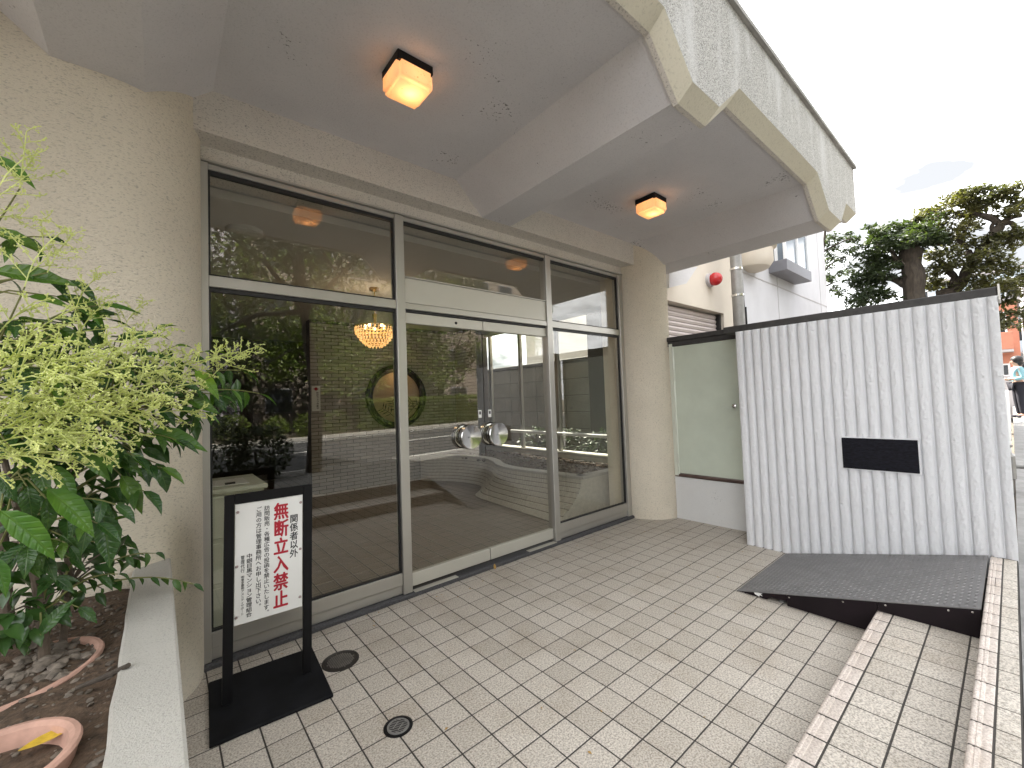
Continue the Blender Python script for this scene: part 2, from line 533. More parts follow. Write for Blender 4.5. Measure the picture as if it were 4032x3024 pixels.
# opal lamp glass: diffusing shell, lit by the bulb inside
def opal(name):
    m = bpy.data.materials.new(name); m.use_nodes = True
    n, l = m.node_tree.nodes, m.node_tree.links
    b = n['Principled BSDF']; out = n['Material Output']
    v0 = coords(n, l)
    sp = ramp(n, l, noise_tex(n, l, v0, 70, 2), [(.27, (.35, .22, .12)), (.34, (.92, .80, .66))])
    l.new(sp, b.inputs['Base Color']); b.inputs['Roughness'].default_value = .25
    b.inputs['Emission Color'].default_value = (1.0, .50, .24, 1)
    b.inputs['Emission Strength'].default_value = .06
    t = n.new('ShaderNodeBsdfTranslucent'); t.inputs['Color'].default_value = (1.0, .74, .46, 1)
    mi = n.new('ShaderNodeMixShader'); mi.inputs['Fac'].default_value = .45
    l.new(b.outputs[0], mi.inputs[1]); l.new(t.outputs[0], mi.inputs[2]); l.new(mi.outputs[0], out.inputs['Surface'])
    return m
M['opal'] = opal('opal_glass')
M['crystal'] = emis('lit_crystal', (1.0, .50, .17), .21, (.8, .6, .35))
M['bulb'] = emis('bulb', (1.0, .62, .28), 2.0)

# ================================================================== SETTING: ground and street
def zs(x):      # the street climbs gently away to the right
    return .29 + .0185 * min(max(x - 3, 0), 22)
T = 0.155

def strip(name, y0, y1, dz, mat, xs=(-70, -20, -5, 3, 8, 14, 25, 60, 160), zf=zs):
    b = MB()
    b.grid([[(x, y1, zf(x) + dz), (x, y0, zf(x) + dz)] for x in xs])
    return b

g = MB()
g.grid([[(x, y, -.35) for y in (-400, -60, 60, 400)] for x in (-400, -60, 60, 400)])
tag(g.build('ground', M['ground']), kind='structure')
s = MB()
s.grid([[(x, -1.384, zs(x)-.4), (x, -1.384, zs(x)-.006), (x, -4.05, zs(x)-.02), (x, -4.05, zs(x)-.5)] for x in (-70, -20, -5, 3, 8, 14, 25, 60, 160)])
tag(s.build('sidewalk', M['sidewalk']), kind='structure')
kb = MB()
for i in range(-34, 60):
    x = i * .6
    kb.bbox(x + .004, x + .596, -4.22, -4.055, zs(x) - .3, zs(x) - .012, .01)
tag(kb.build('kerb', M['concrete']), kind='structure')
tag(strip('road', -13.6, -4.2, -.14, M['asphalt']).build('road', M['asphalt']), kind='structure')
ln = MB()
for y in (-5.05, -12.9):
    ln.grid([[(x, y + .075, zs(x) - .134), (x, y - .075, zs(x) - .134)] for x in (-70, -20, 3, 8, 14, 25, 60, 150)])
for i in range(-12, 24):
    x = i * 5.0
    ln.grid([[(x, -8.9, zs(x) - .134), (x, -9.05, zs(x) - .134)], [(x + 2.5, -8.9, zs(x+2.5) - .134), (x + 2.5, -9.05, zs(x+2.5) - .134)]])
tag(ln.build('road_marking', M['paint']), kind='structure')
k2 = MB()
for i in range(-34, 60):
    x = i * .6
    k2.bbox(x + .004, x + .596, -13.78, -13.6, zs(x) - .3, zs(x) - .0, .01)
tag(k2.build('far_kerb', M['concrete']), kind='structure')
tag(strip('far_verge', -60, -13.78, -.02, M['ground']).build('far_verge', M['ground']), kind='structure')

# ================================================================== SETTING: entrance court floor
X0, X1, Y0, Y1 = -1.30, 3.50, -.83, 1.628
cf = MB().box(X0 - .6, X1 + .1, Y0 - .1, Y1 + .05, -.3, -.0018).build('court_floor', M['grout'])
tag(cf, kind='structure')

def tile_mesh(w, d, h=.012, c=.0016):
    b = MB()
    b.add([(0,0,-h),(w,0,-h),(w,d,-h),(0,d,-h),(0,0,-c*.8),(w,0,-c*.8),(w,d,-c*.8),(0,d,-c*.8),
           (c,c,0),(w-c,c,0),(w-c,d-c,0),(c,d-c,0)],
          [(0,1,5,4),(1,2,6,5),(2,3,7,6),(3,0,4,7),(4,5,9,8),(5,6,10,9),(6,7,11,10),(7,4,8,11),(8,9,10,11)])
    return b

def lay_tiles(floor, xr, yr, ox, oy, z, mat, skip=None, maxn=300, gap=.0072, px=T, py=T, name='tile', rowtag=None):
    cells = []
    i0, i1 = math.floor((xr[0]-ox)/px), math.ceil((xr[1]-ox)/px)
    j0, j1 = math.floor((yr[0]-oy)/py), math.ceil((yr[1]-oy)/py)
    for i in range(i0, i1):
        for j in range(j0, j1):
            a0, a1 = max(ox+i*px, xr[0]), min(ox+(i+1)*px, xr[1])
            b0, b1 = max(oy+j*py, yr[0]), min(oy+(j+1)*py, yr[1])
            if a1-a0 < .02 or b1-b0 < .015: continue
            cx, cy = (a0+a1)/2, (b0+b1)/2
            if skip and skip(cx, cy): continue
            cells.append(((Vector((cx, cy, z)) - CAM).length, a0, a1, b0, b1))
    cells.sort()
    cache = {}
    rest = MB()
    for k, (d, a0, a1, b0, b1) in enumerate(cells):
        ww, dd = round(a1-a0-gap, 3), round(b1-b0-gap, 3)
        dz = RNG.uniform(-.0006, .0006)
        if k < maxn:
            if (ww, dd) not in cache: cache[(ww, dd)] = tile_mesh(ww, dd).mesh('tile', mat)
            rot = Matrix.Rotation(RNG.uniform(-.0025, .0025), 4, 'X') @ Matrix.Rotation(RNG.uniform(-.0025, .0025), 4, 'Y')
            inst(name, cache[(ww, dd)], floor, Matrix.Translation((a0+gap/2, b0+gap/2, z+dz)) @ rot)
        else:
            t = tile_mesh(ww, dd)
            rest.add([(p[0]+a0+gap/2, p[1]+b0+gap/2, p[2]+z+dz) for p in t.v], t.f)
    if rest.v:
        tag(rest.build('far_tile', mat, floor), kind='stuff')

def under(cx, cy):
    if cx > 3.12 and cy < .28: return True          # under the corrugated wall
    if cx < -1.30: return True
    return False
lay_tiles(cf, (-1.25, X1), (-.82, Y1), 0, 0, 0, M['tile'], under)

# steps up to the street
S1Z, S2Z = .140, .295
st = MB().box(-1.25, 3.098, -1.262, -.828, -.3, S1Z - .0018).build('lower_step', M['grout'])
tag(st, kind='structure')
st2 = MB().box(-1.25, 3.098, -1.382, -1.262, -.3, S2Z - .0018).build('upper_step', M['grout'])
tag(st2, kind='structure')
lay_tiles(st, (-1.25, 3.095), (-1.207, -.8975), .033, -.8975 - 4*T, S1Z, M['tile'], lambda x, y: x > 2.03)
lay_tiles(st, (-1.25, 3.095), (-1.256, -1.207), .033, -1.256, S1Z, M['tile'], lambda x, y: x > 2.03, py=.05)
lay_tiles(st2, (-1.25, 3.095), (-1.380, -1.318), .140 - T, -1.38, S2Z, M['tile'], py=.062)
def nosing_mesh(w, d):
    # cross-section in y: rounded front lip, ridge, groove, flat
    prof = [(0, -.035), (.0005, -.006), (.004, -.001), (.010, .001), (.014, .001), (.016, -.0012), (.019, -.0012), (.021, .0012),
            (.030, .0012), (.032, -.0014), (.035, -.0014), (.037, 0), (d-.002, 0), (d, -.002), (d, -.035)]
    rows = []
    for x in (0, .0015, w-.0015, w):
        e = .0012 if x in (0, w) else 0
        rows.append([(x, -y, z - e) for y, z in prof])
    b = MB().grid(rows)
    b.f.append(tuple(range(len(prof)))); b.f.append(tuple(3*len(prof)+i for i in range(len(prof)-1, -1, -1)))
    return b
nm1 = nosing_mesh(T-.010, .072).mesh('nosing_tile', M['nosing'], True)
nm2 = nosing_mesh(T-.010, .057).mesh('nosing_tile', M['nosing'], True)
for k in range(-9, 21):
    x = .033 + k*T
    if -1.25 < x < 3.0:
        inst('nosing_tile', nm1, st, Matrix.Translation((x+.005, -.8215, S1Z + RNG.uniform(-.0005, .0005))))
    x = .140 + k*T
    if -1.25 < x < 2.95:
        inst('nosing_tile', nm2, st2, Matrix.Translation((x+.005, -1.258, S2Z + RNG.uniform(-.0005, .0005))))

rt1 = MB().bbox(0, T-.010, -.003, .003, 0, .098, .0015).mesh('riser_tile', M['tile'])
rt2 = MB().bbox(0, T-.010, -.003, .003, 0, .112, .0015).mesh('riser_tile', M['tile'])
for k in range(-9, 21):
    x = .033 + k*T
    if -1.25 < x < 3.0: inst('riser_tile', rt1, st, Matrix.Translation((x+.005, -.8265, .003)))
    x = .140 + k*T
    if -1.25 < x < 2.95: inst('riser_tile', rt2, st2, Matrix.Translation((x+.005, -1.2605, S1Z+.003)))

# ================================================================== THE APARTMENT BUILDING
ZB, ZC, YF = 3.088, 3.345, 1.655
bld = thing('apartment_building', (1.0, 4.0, 0), 'cream apartment building with rounded stucco pillars and deep ribbed entrance canopy', 'building')
def arc(cx, cy, r, a0, a1, n=20):
    return [(cx + r*math.cos(Rad(a0+(a1-a0)*k/n)), cy + r*math.sin(Rad(a0+(a1-a0)*k/n))) for k in range(n+1)]
# left rounded pillar wall (fine vertical strips so that the curve is smooth)
lp = [(-7.0, 1.26), (-2.4, 1.26)] + arc(-1.5, 1.67, .41, -90, 0) + [(-1.09, 1.98), (-7.0, 1.98)]
o = MB().prism(lp, 'z', -.2, ZC).build('rounded_pillar', M['pillar'], bld, True)
tag(o, 'broad cream stucco pillar wall behind the shrub')
rp = arc(3.55, 1.67, .41, 180, 266) + [(3.522, 1.98), (3.14, 1.98)]
o = MB().prism(rp, 'z', -.2, ZC).build('rounded_pillar', M['pillar'], bld, True)
tag(o, 'slim cream rounded pillar beside the pale green gate')

# canopy: ribbed soffit profile swept towards the street, fascia, coping
P = [(-7.0, ZC), (-4.25, ZC), (-3.97, ZB), (-3.65, ZB), (-3.36, ZC), (-1.95, ZC), (-1.655, ZB), (-1.335, ZB), (-1.04, ZC), (.628, ZC), (.888, ZB), (1.204, ZB),
     (1.52, ZC), (3.17, ZC), (3.475, ZB), (3.905, ZB), (4.17, ZC), (4.60, ZC)]
can = MB()
can.grid([[(x, y, z) for x, z in P] for y in (1.487, .6, -.295)])
canopy = can.build('canopy', M['soffit'], bld)
lipb = MB().grid([[(x, -.2955, z - .0005) for x, z in P], [(x, -.2955, z-.020) for x, z in P], [(x, -.325, z-.020) for x, z in P]])
lipb.build('drip_edge', M['header'], canopy)
MB().grid([[(x, -.3252, z-.020) for x, z in P], [(x, -.412, z+.050) for x, z in P]]).build('bevelled_edge', M['lip'], canopy)
ZT = 3.90
MB().grid([[(x, -.4122, z+.050) for x, z in P], [(x, -.4122, ZT) for x, z in P]]).build('fascia', M['pebble'], canopy)
MB().prism([(-.4121, ZT), (-.4121, ZC+.05), (-.325, ZC-.02), (-.295, ZC), (1.66, ZC), (1.66, ZT)], 'x', 4.6, 4.601).build('canopy_end', M['pebble'], canopy)
MB().box(-7, 4.62, -.44, 1.7, ZT, ZT + .030).build('coping', M['concrete'], canopy)
# bulkhead above the glass and header band
MB().box(-1.16, 3.42, 1.487, 1.98, ZB, 3.42).build('bulkhead', M['header'], bld)
MB().box(-1.16, 3.30, 1.650, 1.98, 3.002, ZB - .0005).build('header_band', M['header'], bld)
MB().box(-1.12, 3.16, 1.632, 1.665, 2.990, 3.0015).build('flashing', M['alu'], bld)
# masses above, left and behind
MB().box(-7, 4.2, 1.7, 12, 3.42, 13.6).build('upper_wall', M['render'], bld)
MB().box(-7, -1.12, 1.98, 12, -.2, 3.42).build('ground_floor_wall', M['plaster'], bld)
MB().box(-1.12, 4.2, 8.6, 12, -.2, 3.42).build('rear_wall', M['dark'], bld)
MB().box(-1.12, 4.2, 1.98, 8.6, 2.93, 2.99).build('lobby_ceiling', M['plaster'], bld)
MB().box(-1.12, 4.2, 1.98, 8.6, 3.0, 3.42).build('ceiling_void', M['plaster'], bld)
# a beam stub of the next bay, seen past the right pillar
sb = [at(2400+u*.452, 800+v*.452, 'y', 1.75) for u, v in ((520, 735), (670, 700), (770, 550), (520, 600))]
MB().prism([(p.x, p.z) for p in sb], 'y', 1.75, 2.1).build('side_beam', M['soffit'], bld)

# ------------------------------------------------------------------ lobby walls
YB = 5.96
lw = MB().box(.62, 3.42, YB + .012, YB + .2, 0, 2.93).build('lobby_wall', M['mortar'], bld)
pier = MB().box(3.412, 3.55, 5.2, YB + .012, 0, 2.93).build('lobby_pier', M['mortar'], bld)
def lay_bricks(parent, origin, udir, length, h, mat, bw=.227, bh=.060, gap=.006, depth=.012, maxn=300, hole=None, ndir=None):
    """face bricks in running bond on a vertical wall, udir along the wall"""
    udir = Vector(udir); ndir = Vector(ndir)
    cells = []
    for r in range(int(h / bh)):
        off = (r % 2) * bw / 2
        u = -off
        while u < length:
            a, b2 = max(u, 0), min(u + bw, length)
            if b2 - a > .03:
                c = Vector(origin) + udir*((a+b2)/2) + Vector((0, 0, (r+.5)*bh))
                if not (hole and hole(c)):
                    cells.append(((c-CAM).length + abs(c.z-1.3)*1.5, a, b2, r))
            u += bw
    cells.sort()
    cache, rest = {}, MB()
    def bm_(wd):
        b = MB(); q = gap/2; e = .004
        W2, H2 = wd - gap, bh - gap
        pts = [(0,0,0),(W2,0,0),(W2,0,H2),(0,0,H2),(e,depth,e),(W2-e,depth,e),(W2-e,depth,H2-e),(e,depth,H2-e)]
        b.add([udir*p[0] + ndir*p[1] + Vector((0,0,p[2])) for p in pts], [(4,5,6,7),(0,1,5,4),(1,2,6,5),(2,3,7,6),(3,0,4,7)])
        return b
    for k, (d, a, b2, r) in enumerate(cells):
        wd = round(b2-a, 3)
        base = Vector(origin) + udir*(a+gap/2) + Vector((0, 0, r*bh+gap/2)) + ndir*RNG.uniform(-.003, .001)
        if k < maxn:
            if wd not in cache: cache[wd] = bm_(wd).mesh('brick', mat)
            inst('brick', cache[wd], parent, Matrix.Translation(base))
        else:
            q = bm_(wd); rest.add([Vector(p)+base for p in q.v], q.f)
    if rest.v: tag(rest.build('far_brick', mat, parent), kind='stuff')
RC = Vector((2.10, YB, 1.62))          # centre of the moon window
lay_bricks(lw, (.62, YB + .012, 0), (1,0,0), 2.79, 2.93, M['brick'], hole=lambda c: (c-RC).length < .50, ndir=(0,-1,0))
lay_bricks(pier, (3.412, 5.2, 0), (0,1,0), .76, 2.93, M['brick'], ndir=(-1,0,0), maxn=60)
# round moon window with lit niche and plant
mw = thing('moon_window', (RC.x, YB, RC.z - .58), 'round black framed moon window glowing warm in the lobby brick wall', 'window')
b = MB(); rows = []
for k in range(48):
    t = 2*PI*k/48
    c = Vector((math.cos(t), 0, math.sin(t)))
    rows.append([RC + c*(.525 + .065*math.cos(q)) + Vector((0, -.05 + .06*math.sin(q), 0)) for q in (0, .8, 1.6, 2.4, 3.14, 3.9, 4.7, 5.5)])
rows.append(rows[0])
b.grid(rows, True).build('ring_frame', M['black'], mw, True)
MB().lathe([(.50, 0), (.50, .004)], (RC.x, YB - .006, RC.z), 'y', 40).build('niche_back', M['niche'], mw)
pl = thing('niche_plant', (2.16, YB - .045, 1.13), 'small dark palm standing in front of the round lobby window', 'plant')
b = MB()
for k in range(5):
    a = Rad(52 + k*19 + RNG.uniform(-6, 6)); L = RNG.uniform(.5, .78)
    pts = [Vector((2.16 + L*math.cos(a)*t - .0, YB-.05-.05*t, 1.13 + L*math.sin(a)*t - .12*t*t)) for t in (0, .3, .6, .85, 1)]
    b.tube(pts, .004, 4)
    for t in (.55, .7, .85, .97):
        p0 = Vector((2.16 + L*math.cos(a)*t, YB-.05-.05*t, 1.13 + L*math.sin(a)*t - .12*t*t))
        for sgn in (-1, 1):
            d = Vector((math.cos(a+sgn*.8), -.15, math.sin(a+sgn*.8)-.4)).normalized()*.13
            b.tube([p0, p0+d*.5, p0+d], [.002, .009, .001], 4)
b.build('frond', M['black'], pl)
MB().lathe([(.07, -.02), (.09, .06), (.085, .06), (.02, .05)], (2.16, YB-.1, 1.08), 'z', 20).build('pot', M['black'], pl)
ld = bpy.data.lights.new('niche_lamp', 'POINT'); ld.energy = .38; ld.color = (1, .66, .34); ld.shadow_soft_size = .05
lo = bpy.data.objects.new('niche_lamp', ld); lo.location = (2.10, YB - .22, 2.02); put(lo, mw)

# lobby floor
lf = MB().box(-1.12, 4.15, 1.74, 8.6, -.25, .0228).build('lobby_floor', M['grout'])
tag(lf, kind='structure')
lay_tiles(lf, (-1.08, 4.1), (1.78, 8.5), 0, 0, .0245, M['tile2'], None, 300)

# right side glazing of the lobby, looking out to the garden strip
sg = thing('side_window', (4.14, 3.8, 0), 'tall lobby side window of steel posts and clear panes facing the garden', 'window')
MB().box(4.08, 4.26, 1.98, 5.9, .0, .52).build('dwarf_wall', M['mosaic'], sg)
MB().box(4.05, 4.28, 1.98, 5.9, .52, .56).build('sill', M['sill'], sg)
ys = (2.0, 2.68, 3.77, 4.76, 5.72)
for y in ys: MB().bbox(4.12, 4.18, y-.035, y+.035, .56, 2.86, .004).build('post', M['alu'], sg)
MB().bbox(4.12, 4.18, 1.98, 5.9, 2.86, 2.93, .004).build('head_rail', M['alu'], sg)
for a, b2 in zip(ys, ys[1:]): MB().box(4.145, 4.153, a+.035, b2-.035, .56, 2.86).build('pane', M['sideglass'], sg)
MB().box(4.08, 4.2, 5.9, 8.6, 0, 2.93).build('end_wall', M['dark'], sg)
MB().tube([(4.02, 2.05, .87), (4.02, 4.95, .885)], .028, 12).build('handrail', M['whiteframe'], sg, True)

# low S-curved lobby planter with flared mosaic skirt
lpn = thing('lobby_planter', (2.9, 3.8, .025), 'low curved lobby planter with flaring mosaic skirt and stone rim', 'planter')
def cat(pts, n=8):
    out = []
    for i in range(len(pts)-1):
        p0, p1, p2, p3 = [Vector(pts[max(0, min(len(pts)-1, i+k))]) for k in (-1, 0, 1, 2)]
        for q in range(n):
            t = q/n
            out.append(.5*((2*p1)+(p2-p0)*t+(2*p0-5*p1+4*p2-p3)*t*t+(3*p1-p0-3*p2+p3)*t**3))
    out.append(Vector(pts[-1]))
    return out
top = cat([(2.56, 5.94), (2.60, 5.72), (2.86, 5.42), (3.02, 4.95), (3.04, 4.5), (2.92, 4.1), (2.72, 3.72), (2.64, 3.25), (2.70, 2.6), (2.74, 2.1)])
bot = cat([(2.56, 5.94), (2.58, 5.72), (2.84, 5.36), (2.98, 4.95), (2.96, 4.55), (2.72, 4.25), (2.44, 3.95), (2.36, 3.2), (2.29, 2.5), (2.26, 2.08)])
rows = []
for t, b2 in zip(top, bot):
    row = []
    for k in range(9):
        s_ = k/8
        z = .025 + .445*s_
        e = (1-s_)**2.2
        row.append((t.x + (b2.x-t.x)*e, t.y + (b2.y-t.y)*e, z))
    rows.append(row)
nr = len(rows)
skirt = MB().grid(rows)
endrow = rows[-1]
sk = skirt.build('skirt', M['mortar'], lpn, True)
# end face with mosaic
ef = MB()
ef.add([p for p in endrow] + [(3.45, 2.09, .47), (3.45, 2.09, .025)], [tuple(range(len(endrow)+2))])
ef.build('end_face', M['mosaic'], lpn)
# mosaic courses on the skirt: joined as they are tiny
ms = MB()
for i in range(nr-1):
    for k in range(8):
        for q in range(2):
            t0, t1 = q/2, (q+1)/2
            off = .0
            def pt(a, b2):
                p00, p01, p10, p11 = Vector(rows[i][k]), Vector(rows[i][k+1]), Vector(rows[i+1][k]), Vector(rows[i+1][k+1])
                return p00*(1-a)*(1-b2)+p01*(1-a)*b2+p10*a*(1-b2)+p11*a*b2
            c = [pt(t0+.03, .05), pt(t1-.03, .05), pt(t1-.03, .93), pt(t0+.03, .93)]
            nn = (c[1]-c[0]).cross(c[3]-c[0]).normalized()
            if nn.x > 0: nn = -nn
            sh = nn*(.006 + RNG.uniform(0, .006))
            n0 = len(ms.v)
            ms.add(c + [p+sh for p in c], [(4,5,6,7),(0,1,5,4),(1,2,6,5),(2,3,7,6),(3,0,4,7)])
tag(ms.build('mosaic_tile', M['mosaic'], lpn), kind='stuff')
rim = MB()
rim.grid([[(t.x-.03, t.y, .47), (t.x-.03, t.y, .505), (t.x+.12, t.y, .505), (t.x+.12, t.y, .47)] for t in top])
rim.build('rim', M['sill'], lpn)
MB().box(2.74, 3.5, 2.06, 2.2, .47, .505).build('end_rim', M['sill'], lpn)
cb = MB()
cb.add([(t.x+.1, t.y, .46) for t in top] + [(4.06, top[-1].y, .46), (4.06, top[0].y, .46)], [tuple(range(len(top)+2))])
cb.build('bed', M['soil'], lpn)
b = MB()
for k in range(260):
    y = RNG.uniform(2.25, 5.5); x = RNG.uniform(2.95, 3.95)
    b.blob((x, y, .47), RNG.uniform(.02, .045), RNG, 1, (1, 1, .6))
tag(b.build('pebbles', M['stone'], lpn), kind='stuff')

# chandelier
CH = Vector((.765, 3.6, 0))
chd = thing('chandelier', (CH.x, CH.y, 2.15), 'lit tiered crystal chandelier hanging from the lobby ceiling', 'chandelier')
MB().lathe([(.06, 2.93), (.06, 2.90), (.008, 2.88), (.008, 2.62), (.03, 2.60), (.016, 2.50), (.01, 2.46)], (CH.x, CH.y, 0), 'z', 14).build('rod', M['brass'], chd, True)
bead = MB()
tiers = [(.235, 2.425, .05), (.230, 2.385, .045), (.205, 2.345, .04), (.180, 2.305, .04), (.15, 2.27, .035), (.12, 2.24, .03), (.08, 2.215, .03)]
for r, z, h in tiers:
    MB().lathe([(r+.004, -.004), (r+.004, .006), (r-.006, .006), (r-.006, -.004), (r+.004, -.004)], (CH.x, CH.y, z+h*.5), 'z', 32, False).build('tier_ring', M['brass'], chd)
    nb = max(10, int(r*150))
    for k in range(nb):
        a = 2*PI*k/nb
        c = Vector((CH.x + r*math.cos(a), CH.y + r*math.sin(a), z))
        s_ = .0105
        for dz in (0, -h*.5):
            cc_ = c + Vector((0, 0, dz))
            bead.add([cc_+Vector(q)*s_ for q in ((1,0,0),(-1,0,0),(0,1,0),(0,-1,0),(0,0,1.5),(0,0,-1.5))],
                     [(0,2,4),(2,1,4),(1,3,4),(3,0,4),(2,0,5),(1,2,5),(3,1,5),(0,3,5)])
tag(bead.build('crystals', M['crystal'], chd), kind='stuff')
for k in range(5):
    a = 2*PI*k/5
    MB().blob((CH.x+.12*math.cos(a), CH.y+.12*math.sin(a), 2.45), .02, RNG, 2, (1,1,1.5), 0).build('bulb', M['bulb'], chd, True)
ld = bpy.data.lights.new('chandelier_light', 'POINT'); ld.energy = 1.2; ld.color = (1, .78, .52); ld.shadow_soft_size = .12
lo = bpy.data.objects.new('chandelier_light', ld); lo.location = (CH.x, CH.y, 2.52); put(lo, chd)

# pale cabinet with a parcel just inside the glass, and notice on the brick wall
cab = thing('mail_cabinet', (-.90, 2.2, .025), 'pale green grey cabinet just inside the glass at the left pillar', 'cabinet')
MB().bbox(-1.07, -.72, 2.0, 2.55, .025, .93, .006).build('body', M['mailbox'], cab)
MB().bbox(-1.075, -.70, 1.975, 2.57, .93, .965, .008).build('top', M['mailbox'], cab)
for z0 in (.06, .35, .64): MB().bbox(-1.04, -.75, 1.988, 2.001, z0, z0+.26, .003).build('door_panel', M['mailbox'], cab)
par = thing('clipboard', (-.93, 2.2, .967), 'thin white clipboard lying on the pale cabinet inside the glass', 'clipboard')
MB().bbox(-1.02, -.80, 2.07, 2.36, .967, .975, .002).build('board', M['signwhite'], par)
MB().bbox(-.94, -.88, 2.07, 2.10, .975, .987, .003).build('clip', M['black'], par)

def text_mesh(body, name, mat, bold=0.0, space=1.0):
    cu = bpy.data.curves.new(name, 'FONT')
    cu.body = body; cu.size = 1; cu.align_x = 'CENTER'; cu.offset = bold; cu.space_line = space; cu.resolution_u = 2
    ob = bpy.data.objects.new(name, cu)
    COL.objects.link(ob)
    dg = bpy.context.evaluated_depsgraph_get(); dg.update()
    me = bpy.data.meshes.new_from_object(ob.evaluated_get(dg))
    bpy.data.objects.remove(ob, do_unlink=True)
    me.materials.clear(); me.materials.append(mat)
    return me
def vtext(body, name, mat, parent, frame, x, zt, zb, width, bold=0.0):
    """vertical column of characters fitted into a box on a vertical plane; frame(px, pz, k) -> world.
    Heavier strokes: slightly shifted copies of the outline, each a hair in front of the last"""
    me = text_mesh('\n'.join(body), name, mat)
    xs = [q.co.x for q in me.vertices]; zz = [q.co.y for q in me.vertices]
    lo, hi, a, b2 = min(xs), max(xs), min(zz), max(zz)
    base = [(x + (q.co.x-(lo+hi)/2)/(hi-lo)*width, zb + (q.co.y-a)/(b2-a)*(zt-zb)) for q in me.vertices]
    polys = [tuple(p.vertices) for p in me.polygons]
    e = bold*width
    V, F = [], []
    for k, (ox, oz) in enumerate(((0, 0), (e, 0), (-e, 0), (0, e), (0, -e), (e*.7, e*.7), (-e*.7, -e*.7), (e*.7, -e*.7), (-e*.7, e*.7)) if bold else ((0, 0),)):
        n = len(V)
        V += [tuple(frame(px+ox, pz+oz, k*.00006)) for px, pz in base]
        F += [tuple(i+n for i in p) for p in polys]
    bpy.data.meshes.remove(me)
    return put(bpy.data.objects.new(name, rawmesh(V, F, name, mat)), parent)

nt = thing('wall_notice', (.69, YB-.02, 1.42), 'narrow white security notice fixed to the left end of the lobby brick wall', 'notice')
MB().box(.635, .765, YB-.018, YB-.012, 1.42, 1.83).build('plate', M['signwhite'], nt)
fr = lambda a, z, k=0: Vector((a, YB-.0195-k, z))
vtext('防犯カメラ作動中', 'lettering', M['ink'], nt, fr, .722, 1.735, 1.45, .036, .012)
lt = MB().lathe([(.028, 0), (.028, .001)], (.70, YB-.0205, 1.783), 'y', 20)
lt.build('emblem', M['redink'], nt)
MB().box(.655, .745, YB-.0202, YB-.0192, 1.778, 1.788).build('emblem', M['redink'], nt)

# dark shape of the corridor beyond and round ceiling lamp
cl = thing('ceiling_lamp', (-.75, 2.5, 2.9), 'round flush ceiling lamp just inside the glass at upper left', 'lamp')
MB().lathe([(.13, .03), (.13, 0), (.10, -.02), (.02, -.03)], (-.75, 2.5, 2.90), 'z', 24).build('dome', M['plaster'], cl, True)

# ================================================================== GARDEN STRIP beyond the side window
tag(MB().box(4.26, 5.25, 1.3, 9, -.25, .18).build('garden_bed', M['soil']), kind='structure')
bw = thing('boundary_wall', (5.3, 4.5, 0), 'grey concrete block boundary wall behind the garden strip', 'wall')
MB().box(5.27, 5.40, 1.0, 9.0, -.2, 2.22).build('core', M['mortar'], bw)
for r in range(6):
    for k in range(9):
        MB().bbox(5.245, 5.272, 1.0+k*.9+.006, 1.0+(k+1)*.9-.006, .18+r*.34+.006, .18+(r+1)*.34-.006, .008).build('block', M['blockwall'], bw)
MB().bbox(5.22, 5.43, 1.0, 9.0, 2.221, 2.30, .01).build('coping', M['darkcap'], bw)
def leaf_cloud(b, c, r, n, size, rng, flat=.75):
    for _ in range(n):
        while True:
            p = Vector((rng.uniform(-1,1), rng.uniform(-1,1), rng.uniform(-1,1)))
            if p.length < 1: break
        p = p.normalized() * (p.length ** .5)
        q = Vector(c) + Vector((p.x*r[0], p.y*r[1], p.z*r[2]))
        d = Vector((rng.uniform(-1,1), rng.uniform(-1,1), rng.uniform(-.7,.5))).normalized()
        s2 = d.cross(Vector((rng.uniform(-.5,.5), rng.uniform(-.5,.5), 1))).normalized()
        L = size*rng.uniform(.6, 1.25)
        up = d.cross(s2)*L*.12
        b.add([q, q+d*L*.5+s2*L*.24+up, q+d*L, q+d*L*.5-s2*L*.24+up], [(0,1,2,3)])
for k, y in enumerate((2.3, 3.2, 4.1, 5.0)):
    sh = thing('garden_shrub', (4.75, y, .18), ['low dark shrub nearest the glass doors in the garden strip', 'low dark shrub second from the pillar in the garden strip',
        'low dark shrub third from the pillar in the garden strip', 'low dark shrub farthest along the garden strip'][k], 'shrub', 'garden strip shrubs')
    b = MB(); leaf_cloud(b, (4.75, y, .55), (.35, .45, .38), 320, .09, RNG)
    put(bpy.data.objects.new('foliage', rawmesh(b.v, b.f, 'foliage', M['darkbush'])), sh)
    b = MB()
    for q in range(4): b.tube([(4.75, y, .15), (4.75+RNG.uniform(-.2,.2), y+RNG.uniform(-.2,.2), .6)], [.012, .005], 5)
    b.build('stem', M['bark'], sh)

# ================================================================== GLAZED ENTRANCE SCREEN
es = thing('entrance_screen', (1.0, YF, .03), 'aluminium framed glass entrance screen with central double doors', 'entrance')
th = MB()
rows = []
for k in range(61):
    x = -1.14 + 4.32*k/60
    j = noise.noise(Vector((x*9, 0, 0)))*.006
    rows.append([(x, 1.618+j, -.05), (x, 1.618+j+noise.noise(Vector((x*23, 3, 0)))*.003, .020), (x, 1.632+j, .030), (x, 1.80, .030)])
th.grid(rows)
o = th.build('threshold', M['granite'], es)
tag(o, 'dark granite threshold strip')
def bar(name, x0, x1, z0, z1, y0=YF, y1=YF+.06, m='alu', p=None, b=.003):
    return MB().bbox(x0, x1, y0, y1, z0, z1, b).build(name, M[m], p or es)
for x0, x1 in ((-1.13, -1.055), (.142, .216), (1.803, 1.878), (3.062, 3.135)):
    bar('mullion', x0, x1, .030, 2.988, YF-.012, YF+.085)
